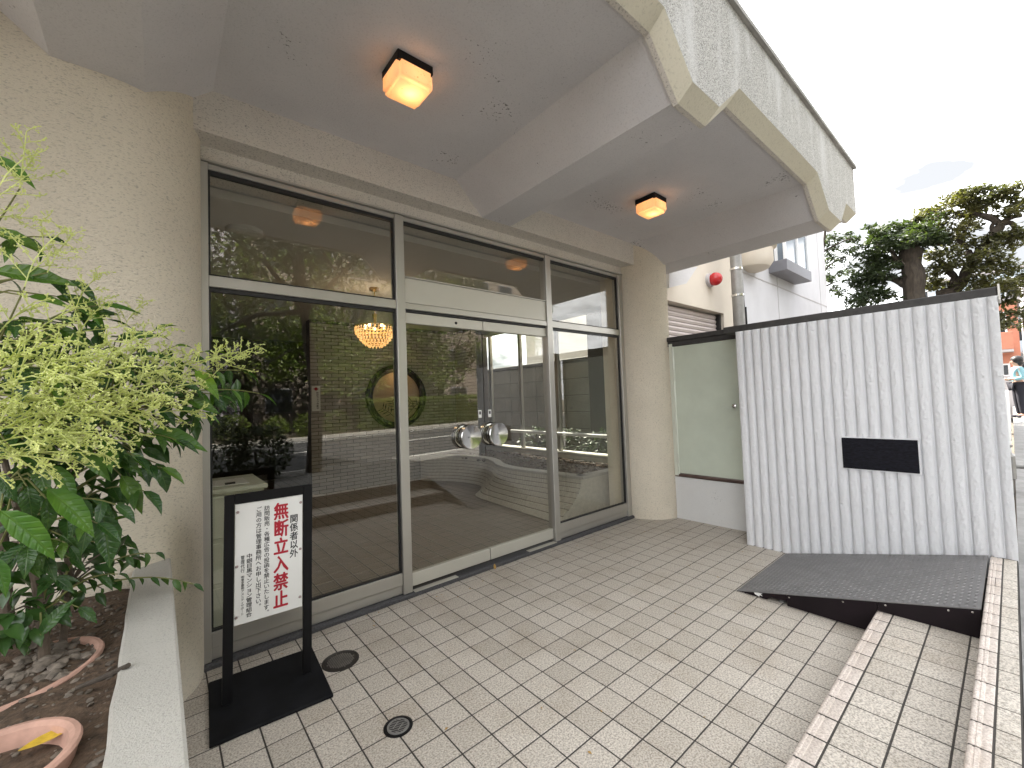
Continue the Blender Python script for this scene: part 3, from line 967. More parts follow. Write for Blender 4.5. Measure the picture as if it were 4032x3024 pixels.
for x0, x1 in ((-1.055, .142), (1.878, 3.062)):
    bar('bottom_rail', x0+.0005, x1-.0005, .100, .190)
    bar('kick_rail', x0+.0005, x1-.0005, .031, .098, YF+.012, YF+.06)
    bar('transom', x0+.0005, x1-.0005, 2.232, 2.300, YF-.004, YF+.07)
    bar('head_rail', x0+.0005, x1-.0005, 2.955, 2.988)
    for z0, z1 in ((.190, 2.232), (2.300, 2.955)):
        # black gaskets round the pane
        gk = MB()
        e = .012
        y0, y1 = YF+.014, YF+.040
        gk.box(x0, x0+e, y0, y1, z0, z1); gk.box(x1-e, x1, y0, y1, z0, z1)
        gk.box(x0+e, x1-e, y0, y1, z1-e*2.2, z1); gk.box(x0+e, x1-e, y0, y1, z0, z0+e)
        gk.build('gasket', M['rubber'], es)
        MB().box(x0+e, x1-e, YF+.024, YF+.032, z0+e, z1-e).build('pane', M['glass'], es)
x0, x1 = .216, 1.803
bar('head_rail', x0+.0005, x1-.0005, 2.955, 2.988)
bar('transom_panel', x0+.0005, x1-.0005, 2.292, 2.495, YF+.006, YF+.05, 'alu_beige', b=.004)
bar('transom', x0+.0005, x1-.0005, 2.495, 2.508, YF-.002, YF+.06)
bar('door_head', x0+.0005, x1-.0005, 2.240, 2.290, YF-.003, YF+.06)
MB().box(x0, x1, YF+.02, YF+.05, 2.222, 2.2395).build('gasket', M['rubber'], es)
MB().box(x0, x1, YF+.014, YF+.04, 2.93, 2.955).build('gasket', M['rubber'], es)
MB().box(x0+.003, x1-.003, YF+.024, YF+.032, 2.508, 2.93).build('pane', M['glass'], es)
xm = (x0+x1)/2 - .018
YD = YF + .020
def door(a, b2, hx, lab):
    d = MB().bbox(a+.004, b2-.004, YD-.004, YD+.040, 2.130, 2.215, .003).build('door', M['alu_beige'], es)
    tag(d, lab)
    MB().bbox(a+.004, b2-.004, YD-.004, YD+.040, .060, .160, .003).build('bottom_rail', M['alu_beige'], d)
    MB().box(a+.006, b2-.006, YD+.012, YD+.022, .160, 2.130).build('pane', M['glass'], d)
    for sg_ in (-1, 1):
        yb = YD+.012 if sg_ < 0 else YD+.022
        pr_ = [(.060, 0), (.060, .026), (.094, .028), (.106, .038), (.106, .052), (.101, .056), (.106, .060), (.106, .078), (.101, .083), (.075, .076), (.038, .069), (.004, .066)]
        MB().lathe([(r, sg_*h) for r, h in pr_], (hx, yb, 1.178), 'y', 40).build('handle', M['steel'], d, True)
        for h0, h1 in ((.028, .034), (.0535, .0585)):
            MB().lathe([(.100, sg_*h0), (.1072, sg_*h0), (.1072, sg_*h1), (.100, sg_*h1)], (hx, yb, 1.178), 'y', 40, False).build('handle_groove', M['black'], d, True)
    return d
d1 = door(x0, xm, .785, 'left glass door leaf with round steel pull')
d2 = door(xm, x1, 1.085, 'right glass door leaf with round steel pull')
MB().lathe([(.012, 0), (.012, -.004), (.006, -.006)], (.70, YD-.004, 2.172), 'y', 16).build('lock', M['black'], d1)
for hx, d in ((xm-.055, d1), (xm+.055, d2)):
    MB().box(hx-.018, hx+.018, YD+.0105, YD+.0118, 1.335, 1.405).build('sticker', M['signwhite'], d)
    MB().box(hx-.009, hx+.009, YD+.0096, YD+.0104, 1.365, 1.392).build('sticker_mark', M['ink'], d)
for a, b2 in ((.225, .62), (1.42, 1.795)):
    MB().bbox(a, b2, 1.622, YF+.02, .0302, .034, .001).build('floor_plate', M['alu_beige'], es)

# ================================================================== PLANTER, SOIL, POTS
bp = thing('planter_wall', (-1.3, .4, 0), 'rough grey stucco planter wall running out from the cream pillar', 'planter')
rows = []
for k in range(41):
    y = -.9 + (1.44+.9)*k/40
    wb = noise.noise(Vector((0, y*6, 2)))*.006
    rows.append([(-1.385+wb, y, .40), (-1.383+wb, y, .742), (-1.375+wb, y, .753), (-1.250, y, .755), (-1.243, y, .748), (-1.236, y, 0)])
b = MB().grid(rows)
b.build('wall', M['planter'], bp)
so = MB(); rows = []
for i in range(40):
    row = []
    for j in range(60):
        x = -3.0 + (1.62)*i/39; y = -.9 + 2.2*j/59
        row.append((x, y, .678 + .018*noise.noise(Vector((x*7, y*7, 0))) + .012*noise.noise(Vector((x*22, y*22, 4)))))
    rows.append(row)
so.grid(rows)
o = so.build('soil', M['soil'], bp, True)
gr = MB()
def soilz(x, y): return .678 + .018*noise.noise(Vector((x*7, y*7, 0))) + .012*noise.noise(Vector((x*22, y*22, 4)))
for k in range(900):
    x, y = RNG.uniform(-1.95, -1.395), RNG.uniform(-.2, 1.2)
    r = RNG.choice((.003, .003, .004, .005, .006, .008, .011))
    gr.blob((x, y, soilz(x, y)+r*.2), r, RNG, 1, (1.2, .9, .65), .5)
for k in range(60):
    a = RNG.uniform(0, 6.28); rr = RNG.uniform(.02, .16)
    x, y = -1.60+rr*math.cos(a), .66+rr*math.sin(a)*1.2
    r = RNG.uniform(.009, .021)
    gr.blob((x, y, soilz(x, y)+r*.3), r, RNG, 2, (1.2, .9, .6), .5)
o = gr.build('stones', M['stone'], bp, True); tag(o, kind='stuff')

def pot(c, r, label, tilt=0):
    t = thing('terracotta_pot', (c[0], c[1], c[2]-.05), label, 'pot', 'sunken pots')
    b = MB()
    prf = [(r-.022, -.09), (r-.012, -.05), (r-.004, -.012), (r, 0), (r+.004, .010), (r, .017), (r-.010, .018), (r-.020, .010), (r-.024, -.01), (r-.03, -.05)]
    b.lathe(prf, (0, 0, 0), 'z', 48, False)
    mt = Matrix.Translation(Vector(c)) @ Matrix.Rotation(-tilt, 4, 'Y')
    b.v = [tuple(mt @ Vector(p)) for p in b.v]
    b.build('rim', M['terracotta'], t, True)
    f = MB().lathe([(r-.02, 0), (.002, .01)], (c[0], c[1], c[2]-.03), 'z', 24)
    f.build('fill', M['soil'], t)
    return t
pot((-1.585, .07, .705), .150, 'terracotta pot rim sunk in the soil with a yellow leaf inside')
pot((-1.640, .64, .660), .205, 'terracotta pot rim sunk in the soil round the shrub stems', .07)

def flat_leaf(name, loc, L, wd, rz, mat, label, tilt=.15, roll=0):
    b = MB(); rows = []
    for i in range(7):
        t = i/6
        hw = wd*math.sin(PI*min(max(t, .02), .98))**.8
        zc = .25*L*(t-.5)**2
        rows.append([(L*(t-.5), -hw, zc+hw*.25), (L*(t-.5), 0, zc), (L*(t-.5), hw, zc+hw*.25)])
    b.grid(rows)
    o = bpy.data.objects.new(name, b.mesh(name, mat, True))
    o.matrix_basis = Matrix.Translation(loc) @ Matrix.Rotation(rz, 4, 'Z') @ Matrix.Rotation(tilt, 4, 'Y') @ Matrix.Rotation(roll, 4, 'X')
    put(o)
    return tag(o, label, 'leaf')
flat_leaf('fallen_leaf', at(188, 2910, 'z', .700) , .105, .022, Rad(35), M['yellowleaf'], 'yellow fallen leaf lying inside the terracotta pot', .1)
flat_leaf('fallen_leaf', at(360, 2300, 'z', .700), .07, .016, Rad(10), M['yellowleaf'], 'yellowish fallen leaf on the soil at the pillar', .1)
flat_leaf('fallen_leaf', Vector((.985, 1.607, .018)), .05, .012, Rad(70), M['deadleaf'], 'small dry brown leaf standing against the door threshold', -1.1)
b = MB().tube([at(300, 2710, 'z', .70), at(400, 2670, 'z', .712), at(505, 2620, 'z', .765)], [.006, .008, .007], 7)
tag(b.build('fallen_twig', M['bark']), 'short brown stick lying across the planter edge', 'stick')

# ================================================================== SHRUB
def leaf_mesh(name, L, W, curl, fold, mat, tooth=.05):
    n = 8; v = []; f = []
    for i in range(n+1):
        t = i/n
        hw = W*(math.sin(PI*t**.78)**.95 if 0 < t < 1 else 0)*(1 - .32*t**2)
        if 0 < i < n: hw *= 1 + (tooth if i % 2 else -tooth)
        a = curl*t
        x = L*(math.sin(a)/curl if abs(curl) > 1e-4 else t); z = -L*((1-math.cos(a))/curl if abs(curl) > 1e-4 else 0)
        v += [(x, -hw, z+hw*fold), (x, -hw*.5, z+hw*.5*fold*.8), (x, 0, z), (x, hw*.5, z+hw*.5*fold*.8), (x, hw, z+hw*fold)]
    for i in range(n):
        for j in range(4): f.append((i*5+j, (i+1)*5+j, (i+1)*5+j+1, i*5+j+1))
    return rawmesh(v, f, name, mat, True)
LV = [leaf_mesh('leaf', 1, .185, c, fo, M['leaf'], tt) for c, fo, tt in ((.5, .35, .04), (.9, .25, .06), (.25, .45, .03), (1.2, .4, .05))]
NV = [leaf_mesh('leaf', 1, .165, c, fo, M['newleaf'], .04) for c, fo in ((.5, .35), (.8, .3))]

def orient(d, up):
    d = d.normalized(); s2 = up.cross(d)
    if s2.length < 1e-3: s2 = Vector((1,0,0)).cross(d)
    s2.normalize(); u = d.cross(s2)
    return Matrix(((d.x, s2.x, u.x, 0), (d.y, s2.y, u.y, 0), (d.z, s2.z, u.z, 0), (0, 0, 0, 1)))

shr = thing('flowering_shrub', (-1.58, .70, .68), 'glossy green shrub with pale yellow flower sprays in the planter', 'shrub')
def pv(u, v, y): return at(u*PV, v*PV, 'y', y)
stems = [
    [Vector((-1.578, .69, .66)), Vector((-1.585, .66, .85)), Vector((-1.60, .60, 1.05)), Vector((-1.63, .52, 1.30)), Vector((-1.67, .45, 1.62))],
    [Vector((-1.553, .80, .66)), Vector((-1.535, .78, .88)), Vector((-1.53, .72, 1.10)), Vector((-1.51, .66, 1.32)), Vector((-1.46, .62, 1.45))],
    [Vector((-1.70, .95, .66)), Vector((-1.70, .88, .9)), Vector((-1.70, .80, 1.2)), Vector((-1.72, .70, 1.55)), Vector((-1.76, .62, 1.9))]]
for sp_, r0 in zip(stems, (.0155, .0115, .020)):
    pp = cat([(*p,) for p in sp_], 4)
    MB().tube(pp, [r0*(1-.65*i/(len(pp)-1)) for i in range(len(pp))], 9).build('stem', M['stem'], shr, True)
allst = [p for sp_ in stems for p in cat([(*p,) for p in sp_], 4) if p.z > .85]
NLEAF = [0]
def put_leaf(p, d, L, new=False, up=None):
    me = RNG.choice(NV if new else LV)
    m4 = orient(d, up or Vector((RNG.uniform(-.35,.35), RNG.uniform(-.75,.05), 1)))
    inst('leaf', me, shr, Matrix.Translation(p) @ m4 @ Matrix.Diagonal((L, L*RNG.uniform(.85, 1.15), L, 1)))
    NLEAF[0] += 1
def twig(tgt, n, L, new=False, droop=.25, frac=.45, start=None):
    a = start or min(allst, key=lambda q: (q-tgt).length + (0 if q.z < tgt.z-.02 else .25))
    mid = (a+tgt)/2 + Vector((0, 0, .05 + .12*(tgt-a).length))
    pts = [(a*(1-t)*(1-t) + mid*2*t*(1-t) + tgt*t*t) for t in [k/8 for k in range(9)]]
    MB().tube(pts, [.0045*(1-.6*k/8) for k in range(9)], 6).build('twig', M['twig'], shr, True)
    for k in range(n):
        t = frac + (1-frac)*(k/(max(1, n-1)))
        i = min(7, int(t*8)); p = pts[i].lerp(pts[i+1], t*8-i)
        dr = (pts[i+1]-pts[i]).normalized()
        side = dr.cross(Vector((0,0,1))).normalized() * (1 if k % 2 else -1)
        d = dr*RNG.uniform(.35, .8) + side*RNG.uniform(.4, .85) + Vector((0, 0, RNG.uniform(-droop-.75, -.1)))
        if k == n-1: d = dr + Vector((0, 0, -.2))
        put_leaf(p, d, L*RNG.uniform(.72, 1.15)*(.85 if t < .5 else 1), new and k >= n-3)
TW = [  # preview pixel of the twig tip, plane y, leaves, leaf length, young
 (95, 512, .45, 4, .10, 0), (150, 605, .48, 5, .105, 0), (215, 660, .50, 6, .11, 1), (230, 690, .55, 6, .105, 0),
 (300, 770, .52, 6, .10, 0), (335, 712, .62, 5, .10, 0), (378, 748, .66, 6, .095, 0), (440, 760, .72, 5, .09, 0), (520, 800, .80, 6, .095, 0),
 (560, 850, .82, 6, .10, 1), (480, 855, .70, 6, .10, 1), (440, 890, .62, 6, .10, 0), (390, 830, .60, 6, .10, 0), (330, 830, .55, 6, .10, 0),
 (250, 800, .48, 6, .105, 0), (160, 770, .42, 6, .11, 0), (60, 760, .40, 6, .11, 0), (40, 690, .40, 5, .11, 0), (100, 860, .36, 6, .115, 0),
 (200, 880, .42, 6, .11, 0), (300, 900, .50, 6, .105, 0), (380, 950, .55, 6, .10, 0), (350, 1010, .55, 5, .10, 0), (290, 985, .48, 6, .105, 0),
 (220, 960, .42, 6, .11, 1), (140, 950, .36, 6, .115, 0), (50, 950, .34, 6, .12, 0),
 (250, 1090, .42, 5, .11, 0), (310, 1060, .52, 5, .10, 0), (210, 1130, .40, 5, .10, 0),
 (150, 1180, .48, 5, .09, 0), (60, 1180, .45, 5, .10, 0), (290, 1010, .60, 4, .085, 0), (90, 800, .30, 5, .115, 0)]
for u, v, y, n, L, nw in TW:
    twig(pv(u, v, y), n, L, bool(nw))
fil = MB(); rf = random.Random(77)
POLY = [(0, 690), (120, 700), (230, 720), (330, 770), (430, 770), (500, 800), (540, 850), (440, 900), (380, 950), (330, 990), (300, 1060), (220, 1120), (130, 1150), (60, 1190), (0, 1200)]
def inpoly(x, y):
    c = False; j = len(POLY)-1
    for i in range(len(POLY)):
        (xi, yi), (xj, yj) = POLY[i], POLY[j]
        if (yi > y) != (yj > y) and x < (xj-xi)*(y-yi)/(yj-yi)+xi: c = not c
        j = i
    return c
nf = 0
while nf < 430:
    u, v = rf.uniform(0, 545), rf.uniform(680, 1200)
    if not inpoly(u, v): continue
    nf += 1
    y = .46 + u/545*.42 + rf.uniform(-.02, .30)
    p = pv(u, v, y)
    L = rf.uniform(.075, .12)
    d = Vector((rf.uniform(-.6, 1), rf.uniform(-1, .6), rf.uniform(-.9, .2)))
    m4 = Matrix.Translation(p) @ orient(d, Vector((rf.uniform(-.4,.4), rf.uniform(-.8,.1), 1))) @ Matrix.Scale(L, 4)
    src = LV[rf.randrange(4)]
    fil.add([m4 @ q.co for q in src.vertices], [tuple(pg.vertices) for pg in src.polygons])
    if nf % 6 == 0:
        a = min(allst, key=lambda q: (q-p).length)
        MB().tube([a, (a+p)/2+Vector((0,0,.03)), p], [.004, .003, .002], 5).build('twig', M['twig'], shr, True)
POLY = [(0, 1170), (150, 1150), (250, 1140), (320, 1180), (270, 1240), (200, 1290), (120, 1340), (60, 1390), (0, 1400)]
nf = 0
while nf < 150:
    u, v = rf.uniform(-10, 330), rf.uniform(1140, 1400)
    if not inpoly(u, v): continue
    nf += 1
    p = pv(u, v, .55 + u/330*.25 + rf.uniform(0, .22))
    L = rf.uniform(.05, .085)
    d = Vector((rf.uniform(-.6, 1), rf.uniform(-1, .6), rf.uniform(-.8, .2)))
    m4 = Matrix.Translation(p) @ orient(d, Vector((rf.uniform(-.4,.4), rf.uniform(-.8,.1), 1))) @ Matrix.Diagonal((L, L*1.35, L, 1))
    src = LV[rf.randrange(4)]
    fil.add([m4 @ q.co for q in src.vertices], [tuple(pg.vertices) for pg in src.polygons])
    if nf % 3 == 0:
        a = min((q for sp_ in stems for q in sp_), key=lambda q: (q-p).length)
        MB().tube([a, (a+p)/2+Vector((0,0,.02)), p], [.0035, .003, .0018], 5).build('twig', M['stem'], shr, True)
tag(put(bpy.data.objects.new('inner_foliage', rawmesh(fil.v, fil.f, 'inner_foliage', M['innerleaf'], True)), shr), kind='stuff')
HERO = [(-20,335,72,380,.42,1),(-25,500,98,518,.45,0),(-15,585,150,606,.46,0),(60,640,150,648,.48,1),(120,640,236,660,.5,0),(150,690,240,655,.52,0),(250,735,335,706,.56,0),
 (109,1003,182,1083,.34,1),(101,1055,212,1140,.30,1),(0,1103,132,1190,.20,1),(58,1050,72,1128,.32,0),(100,1077,120,1145,.36,0),(162,1095,160,1152,.40,0),(194,1112,174,1192,.42,0),
 (222,1110,242,1214,.44,0),(262,1027,308,1100,.52,0),(240,981,304,1016,.54,0),(315,992,322,1044,.60,0),(337,1000,374,1062,.62,0),(306,970,364,988,.60,0),(290,974,278,1010,.57,0),
 (172,970,238,1031,.42,1),(76,1000,104,1066,.32,0),(-6,1024,36,1075,.28,0),(-14,1205,22,1278,.30,1),(326,930,446,958,.62,1),(131,1156,168,1180,.5,0),(88,1372,133,1303,.55,0),(170,1312,212,1337,.6,0),
 (40,1190,85,1240,.5,0),(95,1200,120,1250,.52,0),(150,1205,185,1232,.54,0),(205,1170,245,1200,.56,0),(12,1120,62,1160,.36,0),(420,800,482,850,.64,1),(400,860,470,888,.62,0)]
for a0, b0, a1, b1, y, nw in HERO:
    p0, p1 = pv(a0, b0, y+.015), pv(a1, b1, y-.02)
    vdir = (CAM-p0).normalized()
    put_leaf(p0, p1-p0, (p1-p0).length*1.12, bool(nw), vdir*.75 + Vector((RNG.uniform(-.3,.3), 0, .6)))
    a = min(allst, key=lambda q: (q-p0).length)
    MB().tube([a, (a+p0)/2+Vector((0,0,.03)), p0], [.0035, .0028, .002], 5).build('twig', M['twig'], shr, True)
# low side shoots with small leaves over the planter edge
twig(pv(418, 1262, .82), 8, .062, False, .5, .35, Vector((-1.54, .78, .84)))
twig(pv(335, 1195, .78), 7, .060, False, .3, .3, Vector((-1.545, .78, .86)))
twig(pv(255, 1240, .70), 6, .075, False, .4, .3, Vector((-1.58, .68, .84)))
twig(pv(240, 1125, .74), 8, .05, False, .1, .4, Vector((-1.55, .76, .9)))
twig(pv(120, 1250, .62), 6, .085, False, .3, .3, Vector((-1.585, .66, .86)))
# flower sprays
def panicle(seed):
    r = random.Random(seed); v, f = [], []
    b = MB()
    def seg(p, q, ra, rb): b.tube([p, q], [ra, rb], 3, False)
    axis = [Vector((t*.22, 0, .02*math.sin(t*3))) for t in (0, .2, .4, .6, .8, 1)]
    for p, q in zip(axis, axis[1:]): seg(p, q, .0024, .0018)
    def bud(p):
        s_ = r.uniform(.0022, .0036)
        b.add([p+Vector(q)*s_ for q in ((1,0,0),(-1,0,0),(0,1,0),(0,-1,0),(0,0,1),(0,0,-1))],
              [(0,2,4),(2,1,4),(1,3,4),(3,0,4),(2,0,5),(1,2,5),(3,1,5),(0,3,5)])
    for k in range(11):
        t = .12 + .88*k/10
        p = Vector((t*.22, 0, .02*math.sin(t*3)))
        a = k*2.4 + r.uniform(-.4, .4)
        d = Vector((.75, math.cos(a), math.sin(a)*.9)).normalized()
        L = (.105*(1-t)+.030)*r.uniform(.8, 1.2)
        q = p + d*L
        seg(p, q, .0018, .0012)
        for m in range(int(3+L*42)):
            tt = .3+.7*m/(2+L*42)
            pp = p.lerp(q, min(tt, 1))
            e = (d*.7 + Vector((r.uniform(-1,1), r.uniform(-1,1), r.uniform(-1,1)))*.9).normalized()*r.uniform(.010, .022)
            seg(pp, pp+e, .0012, .0009)
            bud(pp+e); bud(pp+e*.65); bud(pp + e*.85 + Vector((r.uniform(-1,1), r.uniform(-1,1), r.uniform(-1,1)))*.004)
            e2 = e*.55 + Vector((r.uniform(-1,1), r.uniform(-1,1), r.uniform(-1,1)))*.008
            seg(pp+e*.5, pp+e2, .0007, .0005); bud(pp+e2)
    return rawmesh(b.v, b.f, 'flower_spray', M['flower'])
PM = [panicle(k) for k in range(5)]
FL = [(20, 400, .36, 70, .9), (50, 345, .38, 80, .8), (95, 560, .40, 75, .9), (15, 480, .36, 20, .8), (135, 545, .44, 60, .7), (190, 640, .46, 75, .8),
      (90, 800, .30, 15, 1.2), (180, 830, .32, 20, 1.25), (40, 880, .26, 10, 1.2), (130, 900, .28, 12, 1.3), (230, 870, .36, 25, 1.2), (290, 830, .42, 35, 1.15),
      (340, 860, .46, 20, 1.1), (400, 800, .54, 30, 1.1), (450, 790, .60, 25, 1.1), (510, 780, .66, 30, 1.0), (60, 960, .22, 5, 1.2), (160, 960, .27, 0, 1.1),
      (30, 790, .30, 30, 1.1), (240, 790, .40, 45, 1.1), (310, 760, .48, 50, 1.0), (20, 940, .22, -5, 1.1), (100, 720, .36, 60, .9), (290, 690, .56, 70, .7), (360, 900, .46, 0, 1.0),
      (10, 850, .27, 25, 1.2), (150, 790, .34, 40, 1.1), (80, 910, .25, 8, 1.2), (330, 800, .48, 40, 1.0), (20, 720, .36, 60, 1.0), (200, 700, .46, 70, .8), (110, 990, .24, -5, 1.0), (10, 1000, .22, 0, 1.0), (110, 850, .27, 25, 1.2), (200, 910, .31, 8, 1.2), (270, 900, .37, 15, 1.1), (60, 840, .27, 30, 1.1)]
for k, (u, v, y, el, sc) in enumerate(FL):
    c = pv(u, v, y)
    e = Rad(el + RNG.uniform(-8, 8)); az = RNG.uniform(-.5, .5)
    d = Vector((math.cos(e)*math.cos(az), math.cos(e)*math.sin(az), math.sin(e)))
    m4 = orient(d, Vector((0, RNG.uniform(-.5, .5), 1)))
    base = c - d*.11*sc
    inst('flower_spray', PM[k % 5], shr, Matrix.Translation(base) @ m4 @ Matrix.Scale(sc, 4))
    a = min(allst, key=lambda q: (q-base).length)
    mid = (a+base)/2 + Vector((0, 0, -.02))
    pts = [(a*(1-t)*(1-t)+mid*2*t*(1-t)+base*t*t) for t in (0, .25, .5, .75, 1)]
    MB().tube(pts, [.0035, .003, .0026, .0022, .0018], 5).build('twig', M['twig'], shr, True)

# ================================================================== SIGN STAND
ss = thing('sign_stand', (-.84, 1.19, 0), 'black framed notice stand with white panel and red characters on slab base', 'sign')
ang = Rad(-2.2)
SCN = Vector((-.845, 1.186, 0))
def fs(px, pz, y=0.0):          # sign plane coordinates: px from the centre, pz height
    lean = .018 * pz
    return SCN + Vector((px*math.cos(ang) - y*math.sin(ang) + lean, px*math.sin(ang) + y*math.cos(ang), pz))
def sbox(name, a0, a1, z0, z1, y0, y1, mat, parent=ss, bev=.002):
    b = MB().bbox(a0, a1, y0, y1, z0, z1, bev)
    b.v = [tuple(fs(p[0], p[2], p[1])) for p in b.v]
    return b.build(name, mat, parent)
sbox('post', -.206, -.162, .016, 1.048, -.012, .012, M['black'])
sbox('post', .162, .206, .016, 1.048, -.012, .012, M['black'])
sbox('top_bar', -.1615, .1615, .998, 1.048, -.012, .012, M['black'])
pan = sbox('panel', -.160, .158, .385, .9975, -.006, .004, M['signwhite'])
b = MB().bbox(-.258, .258, -.275, .262, 0, .016, .004)
b.v = [tuple(SCN + Vector((p[0]*math.cos(Rad(-4)) - p[1]*math.sin(Rad(-4)), p[0]*math.sin(Rad(-4)) + p[1]*math.cos(Rad(-4)), p[2]))) for p in b.v]
b.build('base_slab', M['blackbase'], ss)
for px, pz in ((-.148, .955), (-.150, .68), (-.150, .425), (.148, .955), (.146, .70), (.146, .44)):
    bb = MB().lathe([(.0075, 0), (.006, -.004), (.001, -.005)], (0, 0, 0), 'y', 12)
    bb.v = [tuple(fs(p[0]+px, p[2]+pz, p[1]-.006)) for p in bb.v]
    bb.build('bolt', M['bolt'], pan, True)
PW0, PW1, PZ0, PZ1 = -.160, .158, .385, .9975
fx_ = lambda t: PW0 + (PW1-PW0)*t
fz_ = lambda t: PZ1 - (PZ1-PZ0)*t
frs = lambda a, z, k=0: fs(a, z, -.0066-k)
def col(body, tx, t0, t1, wd, mat, bold, nm='lettering'):
    return vtext(body, nm, M[mat], pan, frs, fx_(tx), fz_(t0), fz_(t1), wd, bold)
col('関係者以外', .862, .17, .545, .040, 'ink', .022)
o = col('無断立入禁止', .665, .045, .945, .068, 'redink', .036)
tag(o, 'large red warning characters')
col('訪問販売・各種広告の投函を禁止いたします︒', .452, .05, .955, .026, 'ink', .012)
col('ご用の方は管理事務所へお申し出下さい︒', .335, .05, .885, .026, 'ink', .012)
col('中銀目黒マンション管理組合', .205, .43, .955, .026, 'ink', .012)
sbox('label_strip', fx_(.072), fx_(.150), fz_(.935), fz_(.42), -.0082, -.0066, M['signwhite'], pan, .0003)
frs2 = lambda a, z, k=0: fs(a, z, -.0087-k)
vtext('管理代行', 'lettering', M['ink'], pan, frs2, fx_(.111), fz_(.435), fz_(.575), .0175, .012)
vtext('㈱東京建物アメニティサポ｜ト', 'lettering', M['ink'], pan, frs2, fx_(.113), fz_(.60), fz_(.925), .0150, .008)

# ================================================================== FLOOR DRAINS
dr = thing('manhole_cover', (-.478, 1.185, 0), 'small round iron inspection cover in the tiles behind the sign base', 'cover')
MB().lathe([(.102, -.004), (.102, .0035), (.093, .0045), (.090, .001), (.088, .001)], (-.478, 1.185, 0), 'z', 40).build('ring', M['iron'], dr, True)
b = MB().lathe([(.0875, .0), (.0875, .0035), (.083, .0045), (.081, .002), (.001, .002)], (-.478, 1.185, 0), 'z', 40)
pln = b.build('lid', M['iron'], dr)
b = MB()
for i in range(-7, 8):
    for j in range(-7, 8):
        x, y = i*.0105, j*.0105
        if x*x+y*y < .074**2: b.bbox(-.478+x-.0038, -.478+x+.0038, 1.185+y-.0038, 1.185+y+.0038, .001, .0048, .001)
tag(b.build('studs', M['iron2'], pln), kind='stuff')
dr = thing('floor_drain', (-.447, .482, 0), 'small round steel floor drain with slotted grate', 'drain')
MB().lathe([(.066, -.004), (.066, .003), (.056, .0045), (.053, .001), (.051, .001)], (-.447, .482, 0), 'z', 40).build('collar', M['black'], dr, True)
MB().lathe([(.050, -.002), (.050, .004), (.049, .0048), (.001, .0048)], (-.447, .482, 0), 'z', 40).build('grate', M['galv'], dr)
for i in range(-4, 5):
    for j in (-1, 0, 1):
        x, y = i*.0092, j*.027
        if abs(x) > .022 and j: y *= .75
        if x*x+y*y < .040**2:
            bb = MB().box(-.0022, .0022, -.0105, .0105, .0044, .0053)
            rt = Matrix.Rotation(Rad(32), 3, 'Z')
            bb.v = [tuple(rt @ Vector((p[0]+x, p[1]+y, p[2])) + Vector((-.447, .482, 0))) for p in bb.v]
            bb.build('slot', M['black'], dr)

gb = MB(); rg = random.Random(8)
for k in range(70):
    x, y = rg.uniform(-1.1, 3.0), (rg.uniform(-.7, 1.58) if k % 2 else rg.uniform(1.35, 1.6))
    a = rg.uniform(0, 3.14); L = rg.uniform(.004, .014); ww = L*rg.uniform(.3, .6)
    c_, s_ = math.cos(a), math.sin(a)
    gb.add([(x-c_*L, y-s_*L, .0025), (x+s_*ww, y-c_*ww, .004), (x+c_*L, y+s_*L, .0028), (x-s_*ww, y+c_*ww, .0045)], [(0,1,2,3)])
tag(gb.build('leaf_litter', M['deadleaf']), 'tiny dry leaf scraps scattered over the court tiles', 'litter', kind='stuff')

# ================================================================== CANOPY LIGHTS
def clight(cx, cy, label):
    t = thing('canopy_light', (cx, cy, ZC), label, 'lamp', 'canopy lights')
    t.location = (cx, cy, ZC)
    MB().bbox(cx-.104, cx+.104, cy-.104, cy+.104, ZC-.050, ZC, .003).build('base', M['black'], t)
    bm = bmesh.new()
    bmesh.ops.create_cube(bm, size=1)
    for q in bm.verts:
        k = .107
        q.co = Vector((cx+q.co.x*2*k, cy+q.co.y*2*k, ZC-.0505-.047+q.co.z*.094))
    top_ = [f for f in bm.faces if f.normal.z > .9]
    bmesh.ops.bevel(bm, geom=[e for e in bm.edges if not any(f in top_ for f in e.link_faces)], offset=.022, segments=4, affect='EDGES')
    bmesh.ops.delete(bm, geom=[f for f in bm.faces if f.normal.z > .9], context='FACES_ONLY')
    me = bpy.data.meshes.new('glass_shade'); bm.to_mesh(me); bm.free()
    me.materials.append(M['opal'])
    for p in me.polygons: p.use_smooth = True
    put(bpy.data.objects.new('glass_shade', me), t)
    ld = bpy.data.lights.new('bulb_light', 'POINT'); ld.energy = .22; ld.color = (1, .50, .22); ld.shadow_soft_size = .025
    lo = bpy.data.objects.new('bulb_light', ld); lo.location = (cx+.01, cy-.01, ZC-.10); put(lo, t)
    return t
clight(-.222, .657, 'lit square opal light on the canopy bay above the left pane')
clight(2.30, .70, 'lit square opal light on the farther canopy bay by the slim pillar')

